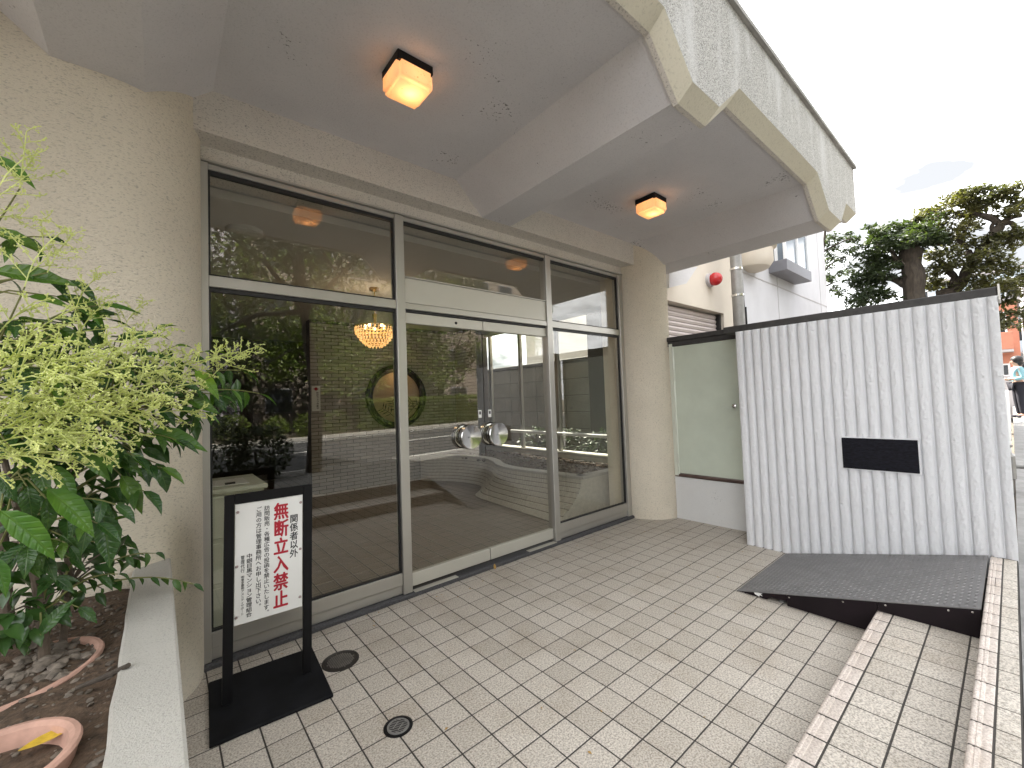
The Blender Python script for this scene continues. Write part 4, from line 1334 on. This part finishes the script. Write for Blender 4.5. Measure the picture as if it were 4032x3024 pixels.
# ================================================================== RAMP
rm = thing('wheelchair_ramp', (2.55, -.6, 0), 'dark steel wedge ramp with tread plate against the corrugated wall', 'ramp')
RX0, RX1, RY0, RY1 = 2.012, 3.072, -.016, -1.252
rz = lambda y: .006 + .296*(y-RY0)/(RY1-RY0)
MB().add([(RX0, RY0, .002), (RX1, RY0, .002), (RX1, RY1, rz(RY1)-.006), (RX0, RY1, rz(RY1)-.006),
          (RX0, RY0, .006), (RX1, RY0, .006), (RX1, RY1, rz(RY1)), (RX0, RY1, rz(RY1))],
         [(0,1,2,3),(4,7,6,5),(0,4,5,1),(3,2,6,7),(0,3,7,4),(1,5,6,2)]).build('deck', M['rampdeck'], rm)
b = MB()
nx, ny = 36, 42
for i in range(nx):
    for j in range(ny):
        x = RX0+.02+(i+.5)*(RX1-RX0-.03)/nx; y = RY0-.02+(j+.5)*(RY1-RY0+.03)/ny
        a = .62 if (i+j) % 2 else -.62
        ca, sa = math.cos(a), math.sin(a)
        def q(u, v, h): return (x+u*ca-v*sa, y+u*sa+v*ca, rz(y+u*sa+v*ca)+h)
        b.add([q(-.0125, 0, .0), q(0, -.0042, .0), q(.0125, 0, .0), q(0, .0042, .0), q(-.006, 0, .0030), q(.006, 0, .0030)],
              [(0,1,4),(1,5,4),(1,2,5),(2,3,5),(3,4,5),(3,0,4)])
tag(b.build('tread_bars', M['treadbar'], rm), kind='stuff')
MB().prism([(-.030, .003), (-.215, .003), (-.245, .030), (-.342, .034), (-.342, rz(-.342)-.008), (-.05, rz(-.05)-.006)], 'x', RX0+.006, RX0+.012).build('side_panel', M['rampside'], rm)
MB().prism([(-.345, .004), (-.826, .004), (-.826, rz(-.826)-.008), (-.345, rz(-.345)-.008)], 'x', RX0+.004, RX0+.012).build('side_panel', M['rampside'], rm)
MB().prism([(-.829, S1Z+.002), (-1.248, S1Z+.002), (-1.248, rz(-1.248)-.008), (-.829, rz(-.829)-.008)], 'x', RX0+.003, RX0+.012).build('side_panel', M['rampside'], rm)
for y in (-.075, -.36, -.66, -.865, -1.13, -1.22):
    MB().lathe([(.006, 0), (.005, -.003), (.001, -.004)], (RX0+.004, y, rz(y)-.022), 'x', 10).build('screw', M['steel'], rm, True)
MB().lathe([(.024, 0), (.024, .01), (.012, .016), (.010, .06)], (RX0+.05, -.30, .001), 'z', 16).build('levelling_foot', M['galv'], rm, True)
b = MB(); pts = [(-.140, .018), (-.168, .008), (-.172, .020), (-.190, .018), (-.178, .030), (-.192, .036), (-.15, .034), (-.132, .030)]
b.prism(pts, 'x', RX0+.0045, RX0+.0055).build('torn_sticker', M['signwhite'], rm)

# ================================================================== CORRUGATED WALL, LOW WALL, GATE
cw = thing('corrugated_wall', (3.3, -.5, 0), 'white painted wall with rough vertical ribs and a dark plaque', 'wall')
PIT, XW = .0756, 3.100
rows = []
ycount = int((1.385+.322)/PIT*14)
zn = 170
for i in range(ycount+1):
    y = .322 - (1.385+.322)*i/ycount
    ph = ((.259 - y)/PIT) % 1.0         # groove at phase 0
    dd = min(ph, 1-ph)
    ridge = min(1, (dd/.19))
    ridge = .45*math.sin(ridge*PI/2) + .55*math.sqrt(max(0, 1-(1-2*dd)**2))
    row = []
    for k in range(zn+1):
        z = -.02 + 2.10*k/zn
        n1 = noise.noise(Vector((y*60, z*60, 1.0))); n2 = noise.noise(Vector((y*130, z*85, 7.0)))
        roughness = ridge**2*(.0050*n1+.0042*n2)
        wob = .0009*noise.noise(Vector((round((.259-y)/PIT-.5)*3.1, z*5, 3)))
        row.append((XW + .034 - .040*ridge - roughness, y + wob*ridge, z))
    rows.append(row)
me = MB().grid(rows)
o = me.build('ribbed_face', M['corr'], cw, True)
MB().box(XW+.036, 3.47, -1.384, .320, -.2, 2.078).build('core', M['corr'], cw)
o = MB().box(XW+.035, 3.50, -1.392, .322, 2.0795, 2.085).build('top_edge', M['white_stucco'], cw)
MB().bbox(XW+.05, 3.55, -1.386, .46, 2.0855, 2.150, .006).build('coping', M['darkcap'], cw)
MB().bbox(XW+.045, XW+.25, -1.398, -1.3865, 2.055, 2.165, .002).build('coping_cap', M['alu'], cw)
pq = MB().bbox(XW-.018, XW+.015, -.938, -.476, .822, 1.072, .003).build('plaque', M['plaque'], cw)
tag(pq, 'near black plaque with weathered surface set in the ribs')
fr_ = MB()
for a0, a1, b0, b1 in ((-.949, -.465, 1.0725, 1.083), (-.949, -.465, .811, .8215), (-.949, -.9385, .8215, 1.0725), (-.4755, -.465, .8215, 1.0725)):
    fr_.box(XW-.010, XW+.012, a0, a1, b0, b1)
fr_.build('plaque_border', M['corr'], cw)

lwl = thing('low_wall', (3.55, .8, 0), 'low smooth white wall under the pale green gate', 'wall')
MB().bbox(3.490, 3.62, .322, 1.262, -.1, .500, .006).build('wall', M['white_stucco'], lwl)
MB().bbox(3.478, 3.63, .33, 1.25, .5005, .512, .002).build('sill', M['brown'], lwl)
gt = thing('service_gate', (3.48, .83, .52), 'pale green metal gate panel between the slim pillar and corrugated wall', 'gate')
MB().bbox(3.478, 3.502, .34, 1.190, .545, 2.058, .003).build('panel', M['green'], gt)
MB().bbox(3.470, 3.510, 1.202, 1.250, .513, 2.095, .003).build('post', M['mailbox'], gt)
for z in (.72, 1.72): MB().lathe([(.010, -.06), (.010, .06)], (3.468, 1.196, z), 'z', 12).build('hinge', M['mailbox'], gt, True)
MB().lathe([(.016, 0), (.016, -.01), (.022, -.02), (.022, -.034), (.010, -.04)], (3.476, .515, 1.335), 'x', 20).build('knob', M['steel'], gt, True)
MB().bbox(3.470, 3.52, .34, 1.2, .514, .532, .003).build('bottom_track', M['brown'], gt)
MB().bbox(3.472, 3.62, .322, 1.262, 2.063, 2.120, .004).build('head_beam', M['darkcap'], gt)
MB().bbox(3.455, 3.64, .322, 1.262, 2.121, 2.176, .005).build('coping', M['darkcap'], gt)

# ================================================================== NEIGHBOUR BUILDING
YN = 2.2
def nb(u, v, y=YN): return at(2400+u*.452, 800+v*.452, 'y', y)
sa, sbt = nb(555, 850), nb(990, 965)
split = nb(1135, 800).x
rgt = nb(1880, 600).x
nbh = thing('neighbour_house', ((sa.x+rgt)/2, 5, .3), 'white neighbouring house with garage shutter and corner bay window', 'building')
hz = (sa.z+sbt.z)/2
MB().box(sa.x-.6, sbt.x+.02, YN, YN+1.4, hz, 5.6).build('wall', M['nbcream'], nbh)
MB().box(sbt.x+.02, split, YN, YN+1.4, 0, 5.6).build('wall', M['nbcream'], nbh)
MB().box(split, rgt, YN-.004, 9, 0, 6.8).build('wall', M['nbwall'], nbh)
MB().box(sa.x-.6, sbt.x+.02, YN+.30, YN+1.4, 0, hz).build('garage_back', M['dark'], nbh)
shu = MB().box(sbt.x-.04, sbt.x+.018, YN+.06, YN+.2, .3, hz-.02).build('garage_shutter', M['rubber'], nbh)
z = hz - .03; k = 0
while z > .4:
    b = MB(); b.prism([(YN+.16, z-.083), (YN+.135, z-.078), (YN+.120, z-.04), (YN+.135, z-.004), (YN+.16, z)], 'x', sa.x-.58, sbt.x-.05)
    b.build('slat', M['shutter'], shu); z -= .086
gz = (nb(1210, 600).z + nb(1895, 920).z)/2
MB().box(split+.1, rgt, YN-.012, YN-.0045, gz-.012, gz+.012).build('groove', M['fargrey'], nbh)
for u in (1465, 1835):
    x = nb(u, 800).x; MB().box(x-.008, x+.008, YN-.0105, YN-.0046, 0, 6.7).build('groove', M['fargrey'], nbh)
# bay window
bl, br = nb(1385, 610), nb(1610, 715)
bz = (bl.z+br.z)/2
d_ = at(2400+1540*.452, 800+570*.452, 'z', bz)
yb = d_.y
bay = MB().bbox(bl.x, br.x, yb, YN-.005, bz, bz+.26, .006).build('bay_sill', M['bayframe'], nbh)
bt = bz + 2.1
MB().box(bl.x+.06, br.x-.06, yb+.06, YN-.006, bz+.262, bt).build('bay_glass', M['baypane'], bay)
for x in (bl.x+.03, (bl.x+br.x)/2, br.x-.09):
    MB().bbox(x, x+.06, yb+.02, yb+.08, bz+.261, bt, .004).build('bay_post', M['whiteframe'], bay)
MB().bbox(bl.x+.02, bl.x+.08, (yb+YN)/2, (yb+YN)/2+.06, bz+.261, bt, .004).build('bay_post', M['whiteframe'], bay)
MB().bbox(bl.x+.02, bl.x+.08, YN-.07, YN-.008, bz+.261, bt, .004).build('bay_post', M['whiteframe'], bay)
# rounded balcony drum above the pole
rb = nb(1215, 520)
MB().lathe([(.05, -.45), (.42, -.40), (.50, -.28), (.50, -.02), (.57, .02), (.57, .5), (.50, .5)], (rb.x-.1, YN, rb.z+.22), 'z', 36).build('round_balcony', M['nbcream'], nbh, True)
rl = nb(862, 675)
al = thing('alarm_lamp', (rl.x, YN-.06, rl.z), 'round red alarm lamp on the cream wall above the garage shutter', 'lamp')
MB().lathe([(.13, 0), (.13, -.05), (.11, -.06)], (rl.x, YN-.001, rl.z), 'y', 24).build('base', M['fargrey'], al, True)
MB().blob((rl.x, YN-.13, rl.z), .125, RNG, 3, (1, .8, 1), 0).build('lens', M['red'], al, True)
pb = at(2400+1133*.452, 800+1080*.452, 'y', 1.85)
pole = thing('steel_pole', (pb.x, 1.85, .3), 'thick grey steel pole with cable in front of the neighbouring house', 'pole')
MB().tube([(pb.x, 1.85, .1), (pb.x-.0, 1.85, 8.5)], [.105, .095], 20).build('shaft', M['galv'], pole, True)
MB().tube([(pb.x+.135, 1.80, .1), (pb.x+.135, 1.80, 2.95), (pb.x+.11, 1.79, 3.1)], .042, 10).build('conduit', M['black'], pole, True)
pc = MB(); pts = [(pb.x+.11, 1.79, 3.08), (pb.x+.07, 1.78, 3.25), (pb.x+.05, 1.78, 3.7), (pb.x+.03, 1.78, 4.4), (pb.x+.03, 1.8, 8)]
pc.tube(pts, .018, 8).build('cable', M['black'], pole, True)
for zz in (nb(1100, 800, 1.85).z, nb(1100, 575, 1.85).z):
    MB().lathe([(.112, -.02), (.114, -.02), (.114, .02), (.112, .02)], (pb.x, 1.85, zz), 'z', 24).build('band', M['steel'], pole, True)

# ================================================================== TREES TO THE RIGHT
def pads_tree(name, label, xp, limbs, pads, mat, lsize, dens, rng, group='street trees on the right'):
    def q(u, v, dx=0): return at(3200+u*.4219, 650+v*.4219, 'x', xp+dx)
    base = q(*limbs[0][0][0][:2])
    t = thing(name, (base.x, base.y, zs(base.x)), label, 'tree', group)
    tr = MB()
    for pts, r in limbs:
        P3 = [q(p[0], p[1], p[2] if len(p) > 2 else 0) for p in pts]
        pp = cat([(*p,) for p in P3], 4) if len(P3) > 2 else P3
        pp = [p + Vector((noise.noise(p*5), noise.noise(p*5+Vector((9,0,0))), noise.noise(p*5+Vector((0,9,0)))))*.03 for p in pp]
        rr = [(r[0]+(r[1]-r[0])*i/(len(pp)-1))*(1+.25*noise.noise(p*6)) for i, p in enumerate(pp)]
        tr.tube(pp, rr, 9)
    P0 = q(*limbs[0][0][0][:2])
    tr.tube([(P0.x, P0.y, zs(P0.x)-.2), P0+Vector((0, 0, .05))], [limbs[0][1][0]*1.2, limbs[0][1][0]*1.02], 10)
    tr.build('trunk', M['bark'], t, True)
    b = MB(); tr2 = MB()
    for u, v, r in pads:
        R0 = r*.00244
        c = q(u, v, rng.uniform(-.45, .45))
        leaf_cloud(b, c, (R0*1.6, R0*1.15, R0*.75), int(dens*r*.75), lsize, rng)
        for _ in range(4):
            c2 = c + Vector((rng.uniform(-1.6, 1.6), rng.uniform(-1.5, 1.5), rng.uniform(-.9, 1.1)))*R0
            tr2.tube([c, (c+c2)/2+Vector((0, 0, .02)), c2], [.012, .008, .004], 4, False)
            leaf_cloud(b, c2, (R0*.7, R0*.6, R0*.3), int(dens*r*.14), lsize*.9, rng)
    put(bpy.data.objects.new('crown', rawmesh(b.v, b.f, 'crown', mat)), t)
    tr2.build('twig', M['bark'], t)
    return t
pads_tree('lopped_tree', 'stout lopped tree with bushy green sprouts above the corrugated wall', 12.0,
    [([(945, 1300), (940, 1100), (925, 900), (915, 790)], (.21, .19)), ([(860, 1120), (760, 1060), (660, 1060)], (.10, .05)),
     ([(840, 960), (780, 870), (730, 790)], (.08, .04)), ([(1000, 1010), (1060, 1010)], (.09, .07)), ([(900, 820), (880, 720), (800, 640)], (.07, .03)), ([(930, 820), (980, 720), (1040, 650)], (.07, .03))],
    [(640,650,80),(740,600,90),(880,620,100),(1000,620,110),(1100,690,80),(620,740,90),(720,760,80),(560,830,80),(540,1000,100),(640,1030,80),(690,900,70),(450,1070,80),(560,1130,90),(420,1260,90),(520,1250,80),(680,1210,60),(1150,700,60),(860,700,80),(960,720,70),(600,900,80)],
    M['treeleaf'], .125, 3.2, random.Random(3))
pads_tree('gnarled_tree', 'gnarled spreading tree with olive pads of leaves beside the lopped tree', 12.6,
    [([(1250, 1215), (1340, 1160), (1420, 1040), (1490, 910), (1560, 810), (1640, 720), (1700, 640)], (.12, .07)), ([(1300, 1190), (1315, 1080), (1290, 1000), (1215, 930), (1185, 880)], (.08, .05)),
     ([(1700, 640), (1740, 560), (1650, 490), (1500, 460), (1400, 480)], (.10, .03)), ([(1740, 560), (1850, 490), (1960, 470)], (.07, .03)),
     ([(1490, 900), (1430, 770), (1360, 690), (1350, 640)], (.075, .03)), ([(1700, 650), (1655, 590), (1680, 540), (1740, 560)], (.04, .03)),
     ([(1740, 560), (1850, 540), (1880, 600), (1820, 640)], (.05, .03)), ([(1400, 480), (1300, 420), (1310, 330)], (.03, .015)), ([(1340, 1160), (1150, 1200)], (.10, .07))],
    [(1330,310,70),(1430,280,80),(1560,260,85),(1650,320,75),(1800,250,60),(1890,210,55),(1940,340,60),(1900,420,60),(1600,400,90),(1450,420,75),(1200,420,75),(1100,460,75),(1010,510,45),(1150,560,95),(1280,600,95),(1450,580,70),(1320,700,60),(1560,720,70),(1700,710,80),(1820,690,75),(1920,640,60),(1250,830,95),(1390,890,70),(1140,830,60),(1130,980,70),(1620,840,80),(1750,870,70),(1830,960,70),(1600,990,80),(1500,1130,90),(1640,1140,85),(1790,1120,85),(1900,1080,75),(1800,1250,55),(1850,1400,75),(1820,1480,55),(1100,1080,70),(1180,1120,60)],
    M['treeleaf2'], .115, 2.9, random.Random(5))
pads_tree('slender_tree', 'sparse slender tree rising behind the white neighbouring house', 15.5,
    [([(60, 1400), (70, 1100), (90, 800), (120, 600)], (.10, .03)), ([(80, 1000), (200, 900), (330, 850)], (.03, .012)), ([(90, 820), (220, 740), (370, 680)], (.03, .012)), ([(75, 1150), (180, 1100), (260, 1080)], (.03, .012))],
    [(170,680,45),(250,690,42),(350,680,40),(400,700,30),(200,770,45),(300,800,42),(380,790,38),(170,860,45),(250,880,42),(150,950,45),(260,1010,40),(340,1000,36),(180,1080,42),(200,1150,38),(150,800,50),(140,1040,45),(330,640,30),(100,720,60),(100,900,60),(110,1060,60),(230,1190,30)],
    M['treeleaf'], .12, 1.6, random.Random(9))

# ================================================================== FAR BUILDINGS AND STREET THINGS AT THE RIGHT EDGE
def far_block(name, label, x0, x1, y0, y1, h, mat, floors, face_cols):
    t = thing(name, ((x0+x1)/2, (y0+y1)/2, zs(x0)), label, 'building')
    zb = zs(x0)-.3
    MB().box(x0, x1, y0, y1, zb, zb+h).build('wall', mat, t)
    MB().bbox(x0-.1, x1+.1, y0-.1, y1+.1, zb+h, zb+h+.25, .02).build('roof', M['fargrey'], t)
    fh = h/floors
    n = max(2, int((y1-y0)/1.6))
    for f_ in range(floors):
        for k in range(n):
            ya = y0 + (k+.2)*(y1-y0)/n; yb_ = ya + .55*(y1-y0)/n
            w_ = MB().bbox(x0-.05, x0-.002, ya, yb_, zb+f_*fh+.8, zb+f_*fh+fh-.5, .01).build('window', M['whiteframe'], t)
            MB().box(x0-.056, x0-.051, ya+.07, yb_-.07, zb+f_*fh+.87, zb+f_*fh+fh-.57).build('pane', M['winglass'], w_)
        MB().bbox(x0-.9, x0-.06, y0+.2, y1-.2, zb+f_*fh+.02, zb+f_*fh+.14, .01).build('balcony', M['fargrey'], t)
        MB().bbox(x0-.92, x0-.86, y0+.2, y1-.2, zb+f_*fh+.15, zb+f_*fh+.95, .01).build('balcony_rail', face_cols, t)
    return t
far_block('brick_apartments', 'distant orange brick apartment block at the right edge', 30, 38, -1.75, 7, 5.0, M['farbrick'], 2, M['farbrick'])
far_block('grey_apartments', 'distant grey apartment block with balconies behind the walking person', 33, 42, -8, -2.0, 6.4, M['fargrey'], 2, M['whiteframe'])
far_block('blue_building', 'tall pale blue building far down the street', 48, 60, -6, 4, 9.5, M['farblue'], 3, M['farblue'])
gw = MB().bbox(22, 22.3, -9, 6, .2, 1.75, .02).build('garden_wall', M['fargrey'])
tag(gw, 'low grey wall across the far end of the street', 'wall')

rail = thing('guard_rail', (9.5, -1.30, zs(9.5)), 'white pipe guard rail along the sidewalk past the wall', 'railing')
for x in (9.0, 11.0, 13.0):
    MB().tube([(x, -1.33, zs(x)-.05), (x, -1.33, zs(x)+.85)], .03, 10).build('post', M['whiteframe'], rail, True)
for h in (.45, .82):
    MB().tube([(9.0, -1.33, zs(9)+h), (13.0, -1.33, zs(13)+h)], .024, 10).build('rail', M['whiteframe'], rail, True)
vb = at(3990, 1835, 'x', 5.6)
val = thing('valve_unit', (5.6, -1.37, zs(5.6)), 'grey pipe valve standing beside the corrugated wall end', 'valve')
MB().bbox(5.50, 5.72, -1.40, -1.28, vb.z-.14, vb.z+.13, .02).build('body', M['galv'], val)
MB().tube([(5.61, -1.34, zs(5.6)-.05), (5.61, -1.34, vb.z-.13)], .035, 12).build('pipe', M['galv'], val, True)
MB().lathe([(.03, .131), (.03, .19), (.05, .20), (.05, .22)], (5.61, -1.34, vb.z), 'z', 14).build('stem', M['galv'], val, True)
MB().lathe([(.025, 0), (.025, -.06), (.05, -.07), (.05, -.085)], (5.61, -1.40, vb.z), 'y', 14).build('outlet', M['galv'], val, True)

# a walking person at the right edge (side view, facing left = towards -y of the street)
PX, PY = 16.4, -1.52
pz = zs(PX)
per = thing('person', (PX, PY, pz), 'person in a light blue knit top and black trousers standing on the sidewalk', 'person')
def skin_body(name, verts, edges, radii, mat, parent, root=0, sub=2):
    me = bpy.data.meshes.new(name)
    me.from_pydata([tuple(v) for v in verts], edges, [])
    o = bpy.data.objects.new(name, me)
    COL.objects.link(o)
    o.modifiers.new('skin', 'SKIN')
    for i, sv in enumerate(me.skin_vertices[0].data):
        r = radii[i]; sv.radius = r if isinstance(r, tuple) else (r, r)
        sv.use_root = (i == root)
    sm = o.modifiers.new('sub', 'SUBSURF'); sm.levels = sub; sm.render_levels = sub
    dg = bpy.context.evaluated_depsgraph_get(); dg.update()
    m2 = bpy.data.meshes.new_from_object(o.evaluated_get(dg))
    bpy.data.objects.remove(o, do_unlink=True)
    m2.materials.clear(); m2.materials.append(mat)
    for p in m2.polygons: p.use_smooth = True
    return put(bpy.data.objects.new(name, m2), parent)
# local frame: facing direction f (towards the road side, -y... seen from the left in profile facing image-left = +y)
fd, sdv = Vector((-.35, .93, 0)).normalized(), Vector((.93, .35, 0)).normalized()
def L3(f_, s_, z_): return Vector((PX, PY, pz)) + fd*f_ + sdv*s_ + Vector((0, 0, z_))
# one continuous body (skin), clothing as shells over it
H = 1.60
V = [L3(0,0,.90), L3(0,0,1.08), L3(0,0,1.25), L3(0,0,1.345), L3(.01,0,1.41), L3(.03,0,1.49), L3(.035,0,1.56),
     L3(0,.15,1.30), L3(-.03,.19,1.06), L3(.14,.15,1.02), L3(.21,.12,1.05), L3(0,-.15,1.30), L3(-.03,-.19,1.06), L3(.14,-.15,1.02), L3(.21,-.12,1.05),
     L3(0,.085,.86), L3(.01,.09,.48), L3(-.02,.09,.08), L3(.10,.10,.035), L3(0,-.085,.86), L3(.01,-.09,.48), L3(-.02,-.09,.08), L3(.10,-.10,.035)]
E_ = [(0,1),(1,2),(2,3),(3,4),(4,5),(5,6),(2,7),(7,8),(8,9),(9,10),(2,11),(11,12),(12,13),(13,14),(0,15),(15,16),(16,17),(17,18),(0,19),(19,20),(20,21),(21,22)]
Rr = [(.13,.10),(.13,.10),(.14,.10),(.07,.06),.05,(.075,.09),(.06,.07), .055,.042,.034,.028, .055,.042,.034,.028, .08,.055,.042,.035, .08,.055,.042,.035]
body = skin_body('body', V, E_, Rr, M['skin'], per)
def shell(name, idx, edges, grow, mat, mod=None):
    vv = [V[i] for i in idx]; rr = []
    for i in idx:
        r = Rr[i]; r = r if isinstance(r, tuple) else (r, r)
        rr.append((r[0]*grow+.012, r[1]*grow+.012))
    mp_ = {i: k for k, i in enumerate(idx)}
    return skin_body(name, vv, [(mp_[a], mp_[b]) for a, b in edges], rr, mat, per)
shell('sweater', [0,1,2,3,7,8,9,11,12,13], [(0,1),(1,2),(2,3),(2,7),(7,8),(8,9),(2,11),(11,12),(12,13)], 1.12, M['blue_top'])
shell('trousers', [0,15,16,17,19,20,21], [(0,15),(15,16),(16,17),(0,19),(19,20),(20,21)], 1.12, M['trousers'])
hb = MB()
hb.blob(L3(-.015, 0, 1.545), .115, RNG, 3, (1.0, .95, 1.0), .12)
hb.blob(L3(-.055, 0, 1.46), .085, RNG, 2, (.9, 1.1, 1.1), .15)
hb.build('hair', M['hair'], per, True)
fb = MB()
fb.blob(L3(.115, 0, 1.48), .016, RNG, 1, (1, 1, 1.4), 0)
fb.build('nose', M['skin'], per, True)
for s_ in (-1, 1):
    MB().blob(L3(.075, s_*.10, .035), .055, RNG, 2, (1.6, .8, .7), 0).build('shoe', M['trousers'], per, True)
    MB().blob(L3(.098, s_*.032, 1.505), .011, RNG, 1, (1, 1, .7), 0).build('eye', M['hair'], per, True)

# ================================================================== STREET SIDE (seen in the glass reflection)
def simple_tree(name, label, x, y, h, r, n, mat, rng, trunk_r=.12, crown_z=None, group='roadside trees', lsize=.16, lean=(0, 0)):
    t = thing(name, (x, y, zs(x)), label, 'tree', group)
    z0 = zs(x); b = MB()
    cz = crown_z or h*.45
    top_ = Vector((x+lean[0], y+lean[1], z0+h*.8))
    tp = [Vector((x, y, z0-.15)), Vector((x+.05, y, z0+cz*.5)), Vector((x+lean[0]*.4, y+lean[1]*.4, z0+cz)), top_]
    pp = cat([(*p,) for p in tp], 5)
    b.tube(pp, [trunk_r*(1.15-.85*i/(len(pp)-1)) for i in range(len(pp))], 9)
    cl = []
    for k in range(11):
        a = rng.uniform(0, 6.28); s0 = pp[rng.randint(len(pp)//2, len(pp)-2)]
        e = Vector((x+lean[0]*.6, y+lean[1]*.6, z0+cz+rng.uniform(-.1, .9)*(h-cz)*.9)) + Vector((math.cos(a), math.sin(a), 0))*r*rng.uniform(.35, .95)
        m_ = (s0+e)/2 + Vector((0, 0, .2))
        b.tube([s0, m_, e], [trunk_r*.45, trunk_r*.3, trunk_r*.08], 6)
        cl += [e, m_]
    b.build('trunk', M['bark'], t, True)
    c = MB()
    per_ = n//(len(cl)+6)
    for e in cl: leaf_cloud(c, e, (r*.38, r*.38, r*.26), per_, lsize, rng)
    for k in range(6):
        a = rng.uniform(0, 6.28)
        leaf_cloud(c, Vector((x+lean[0]*.6+math.cos(a)*r*.6, y+lean[1]*.6+math.sin(a)*r*.6, z0+cz+rng.uniform(0, .8)*(h-cz))), (r*.4, r*.4, r*.25), per_, lsize, rng)
    put(bpy.data.objects.new('crown', rawmesh(c.v, c.f, 'crown', mat)), t)
    return t
rt = random.Random(21)
simple_tree('street_tree', 'dark trunked roadside tree mirrored in the left glass pane', .95, -3.75, 8.0, 2.7, 6500, M['treeleaf'], rt, .13, 3.0, lsize=.14, lean=(-.3, 0))
simple_tree('street_tree', 'sunlit roadside tree mirrored above the lobby brick wall', 4.3, -15.6, 8.5, 3.2, 8000, M['hedge'], rt, .14, 2.2, lsize=.22)
simple_tree('street_tree', 'sunlit tree mirrored left of the chandelier', -.2, -16.4, 9.0, 3.2, 8000, M['hedge'], rt, .15, 2.2, lsize=.22)
simple_tree('street_tree', 'leafy tree mirrored at the right glass door', 9.8, -16.4, 9, 3.2, 8000, M['hedge'], rt, .15, 2.6, lsize=.22)
simple_tree('street_tree', 'tree mirrored beside the left pillar', -5.5, -16.0, 9, 3.2, 6000, M['treeleaf'], rt, .15, 2.6, lsize=.22)
simple_tree('street_tree', 'tree far along the opposite pavement mirrored in the doors', 16, -16.5, 9, 3.4, 6000, M['hedge'], rt, .16, 2.6, lsize=.22)
simple_tree('street_tree', 'tall dense tree behind the far verge mirrored over the moon window', 6.8, -19.5, 12, 3.8, 6500, M['treeleaf'], rt, .18, 2.4, lsize=.26)
simple_tree('street_tree', 'tall dense tree behind the far verge mirrored at the left mullion', 1.8, -19.0, 12, 3.8, 6500, M['treeleaf'], rt, .18, 2.2, lsize=.26)
simple_tree('street_tree', 'tall dense tree behind the clipped hedge mirrored in the right leaf', 13, -19.5, 12, 3.8, 6000, M['treeleaf'], rt, .18, 2.4, lsize=.26)
hd = thing('clipped_hedge', (10, -14.7, .3), 'clipped sunlit hedge across the road mirrored in the doors', 'hedge')
b = MB(); rh = random.Random(4)
for k in range(13000):
    x, y, z = rh.uniform(5.6, 17), rh.uniform(-15.3, -14.1), 0
    f_ = rh.random()
    z = zs(x) + (rh.uniform(.05, 1.35) if f_ < .55 else 1.35 + rh.uniform(-.08, .06))
    if f_ < .55: y = -14.1 + rh.uniform(-.08, .05)
    leaf_cloud(b, (x, y, z), (.03, .03, .03), 1, .14, rh)
put(bpy.data.objects.new('foliage', rawmesh(b.v, b.f, 'foliage', M['hedge'])), hd)
MB().box(5.75, 16.85, -15.15, -14.35, .25, 1.5).build('inner_twigs', M['darkbush'], hd)
for k, (x, r) in enumerate(((-4.2, .8), (-2.4, .65), (-.6, .75), (.9, .6), (2.4, .5), (3.6, .55), (4.8, .6))):
    sh = thing('verge_bush', (x, -14.7, zs(x)), ['leafy bush on the far verge, leftmost in the reflection', 'round bush on the far verge near the mirrored trunk',
      'larger bush on the far verge behind the mirrored trunk', 'small bush on the far verge right of the mirrored trunk', 'low weedy bush on the far verge',
      'low bush on the far verge below the moon window', 'bush on the far verge where the clipped hedge begins'][k], 'bush', 'bushes on the far verge')
    b = MB(); leaf_cloud(b, (x, -14.7, zs(x)+r*.8), (r, .6, r), 700, .12, rt)
    put(bpy.data.objects.new('foliage', rawmesh(b.v, b.f, 'foliage', M['hedge'])), sh)
    b = MB()
    for q in range(3): b.tube([(x, -14.7, zs(x)-.1), (x+rt.uniform(-.3,.3), -14.7+rt.uniform(-.2,.2), zs(x)+r)], [.02, .008], 5)
    b.build('stem', M['bark'], sh)
for k, (x, y, r) in enumerate(((-.75, -3.4, .62), (.05, -3.55, .5))):
    sh = thing('pavement_bush', (x, y, zs(x)), ['dark rounded bush by the kerb mirrored above the cabinet', 'smaller dark bush by the kerb mirrored beside the notice stand'][k], 'bush', 'kerbside bushes')
    b = MB(); leaf_cloud(b, (x, y, zs(x)+r*.95), (r, r*.8, r*.95), 1500, .10, rt)
    put(bpy.data.objects.new('foliage', rawmesh(b.v, b.f, 'foliage', M['darkbush'])), sh)
    b = MB()
    for q in range(4): b.tube([(x, y, zs(x)-.1), (x+rt.uniform(-.3,.3), y+rt.uniform(-.2,.2), zs(x)+r)], [.025, .01], 5)
    b.build('stem', M['bark'], sh)
def opp_block(name, label, x0, x1, h, mat):
    t = thing(name, ((x0+x1)/2, -26, .3), label, 'building')
    MB().box(x0, x1, -36, -24, 0, h).build('wall', mat, t)
    MB().bbox(x0-.2, x1+.2, -36.2, -23.8, h, h+.4, .03).build('roof', M['fargrey'], t)
    for f_ in range(int(h/3)):
        for k in range(int((x1-x0)/2.6)):
            a = x0 + .6 + k*2.6
            w_ = MB().bbox(a, a+1.5, -24, -23.93, 1.2+f_*3, 2.7+f_*3, .02).build('window', M['bayframe'], t)
            MB().box(a+.08, a+1.42, -23.93, -23.92, 1.28+f_*3, 2.62+f_*3).build('pane', M['winglass'], w_)
opp_block('opposite_block', 'pale lilac grey block across the road mirrored in the left pane', -14, 2.5, 15, M['opposite'])
opp_block('opposite_house', 'brownish block across the road mirrored in the doors', 3.0, 26, 15.0, M['oppbrown'])
print('leaves', NLEAF[0], 'objects', len(bpy.data.objects))
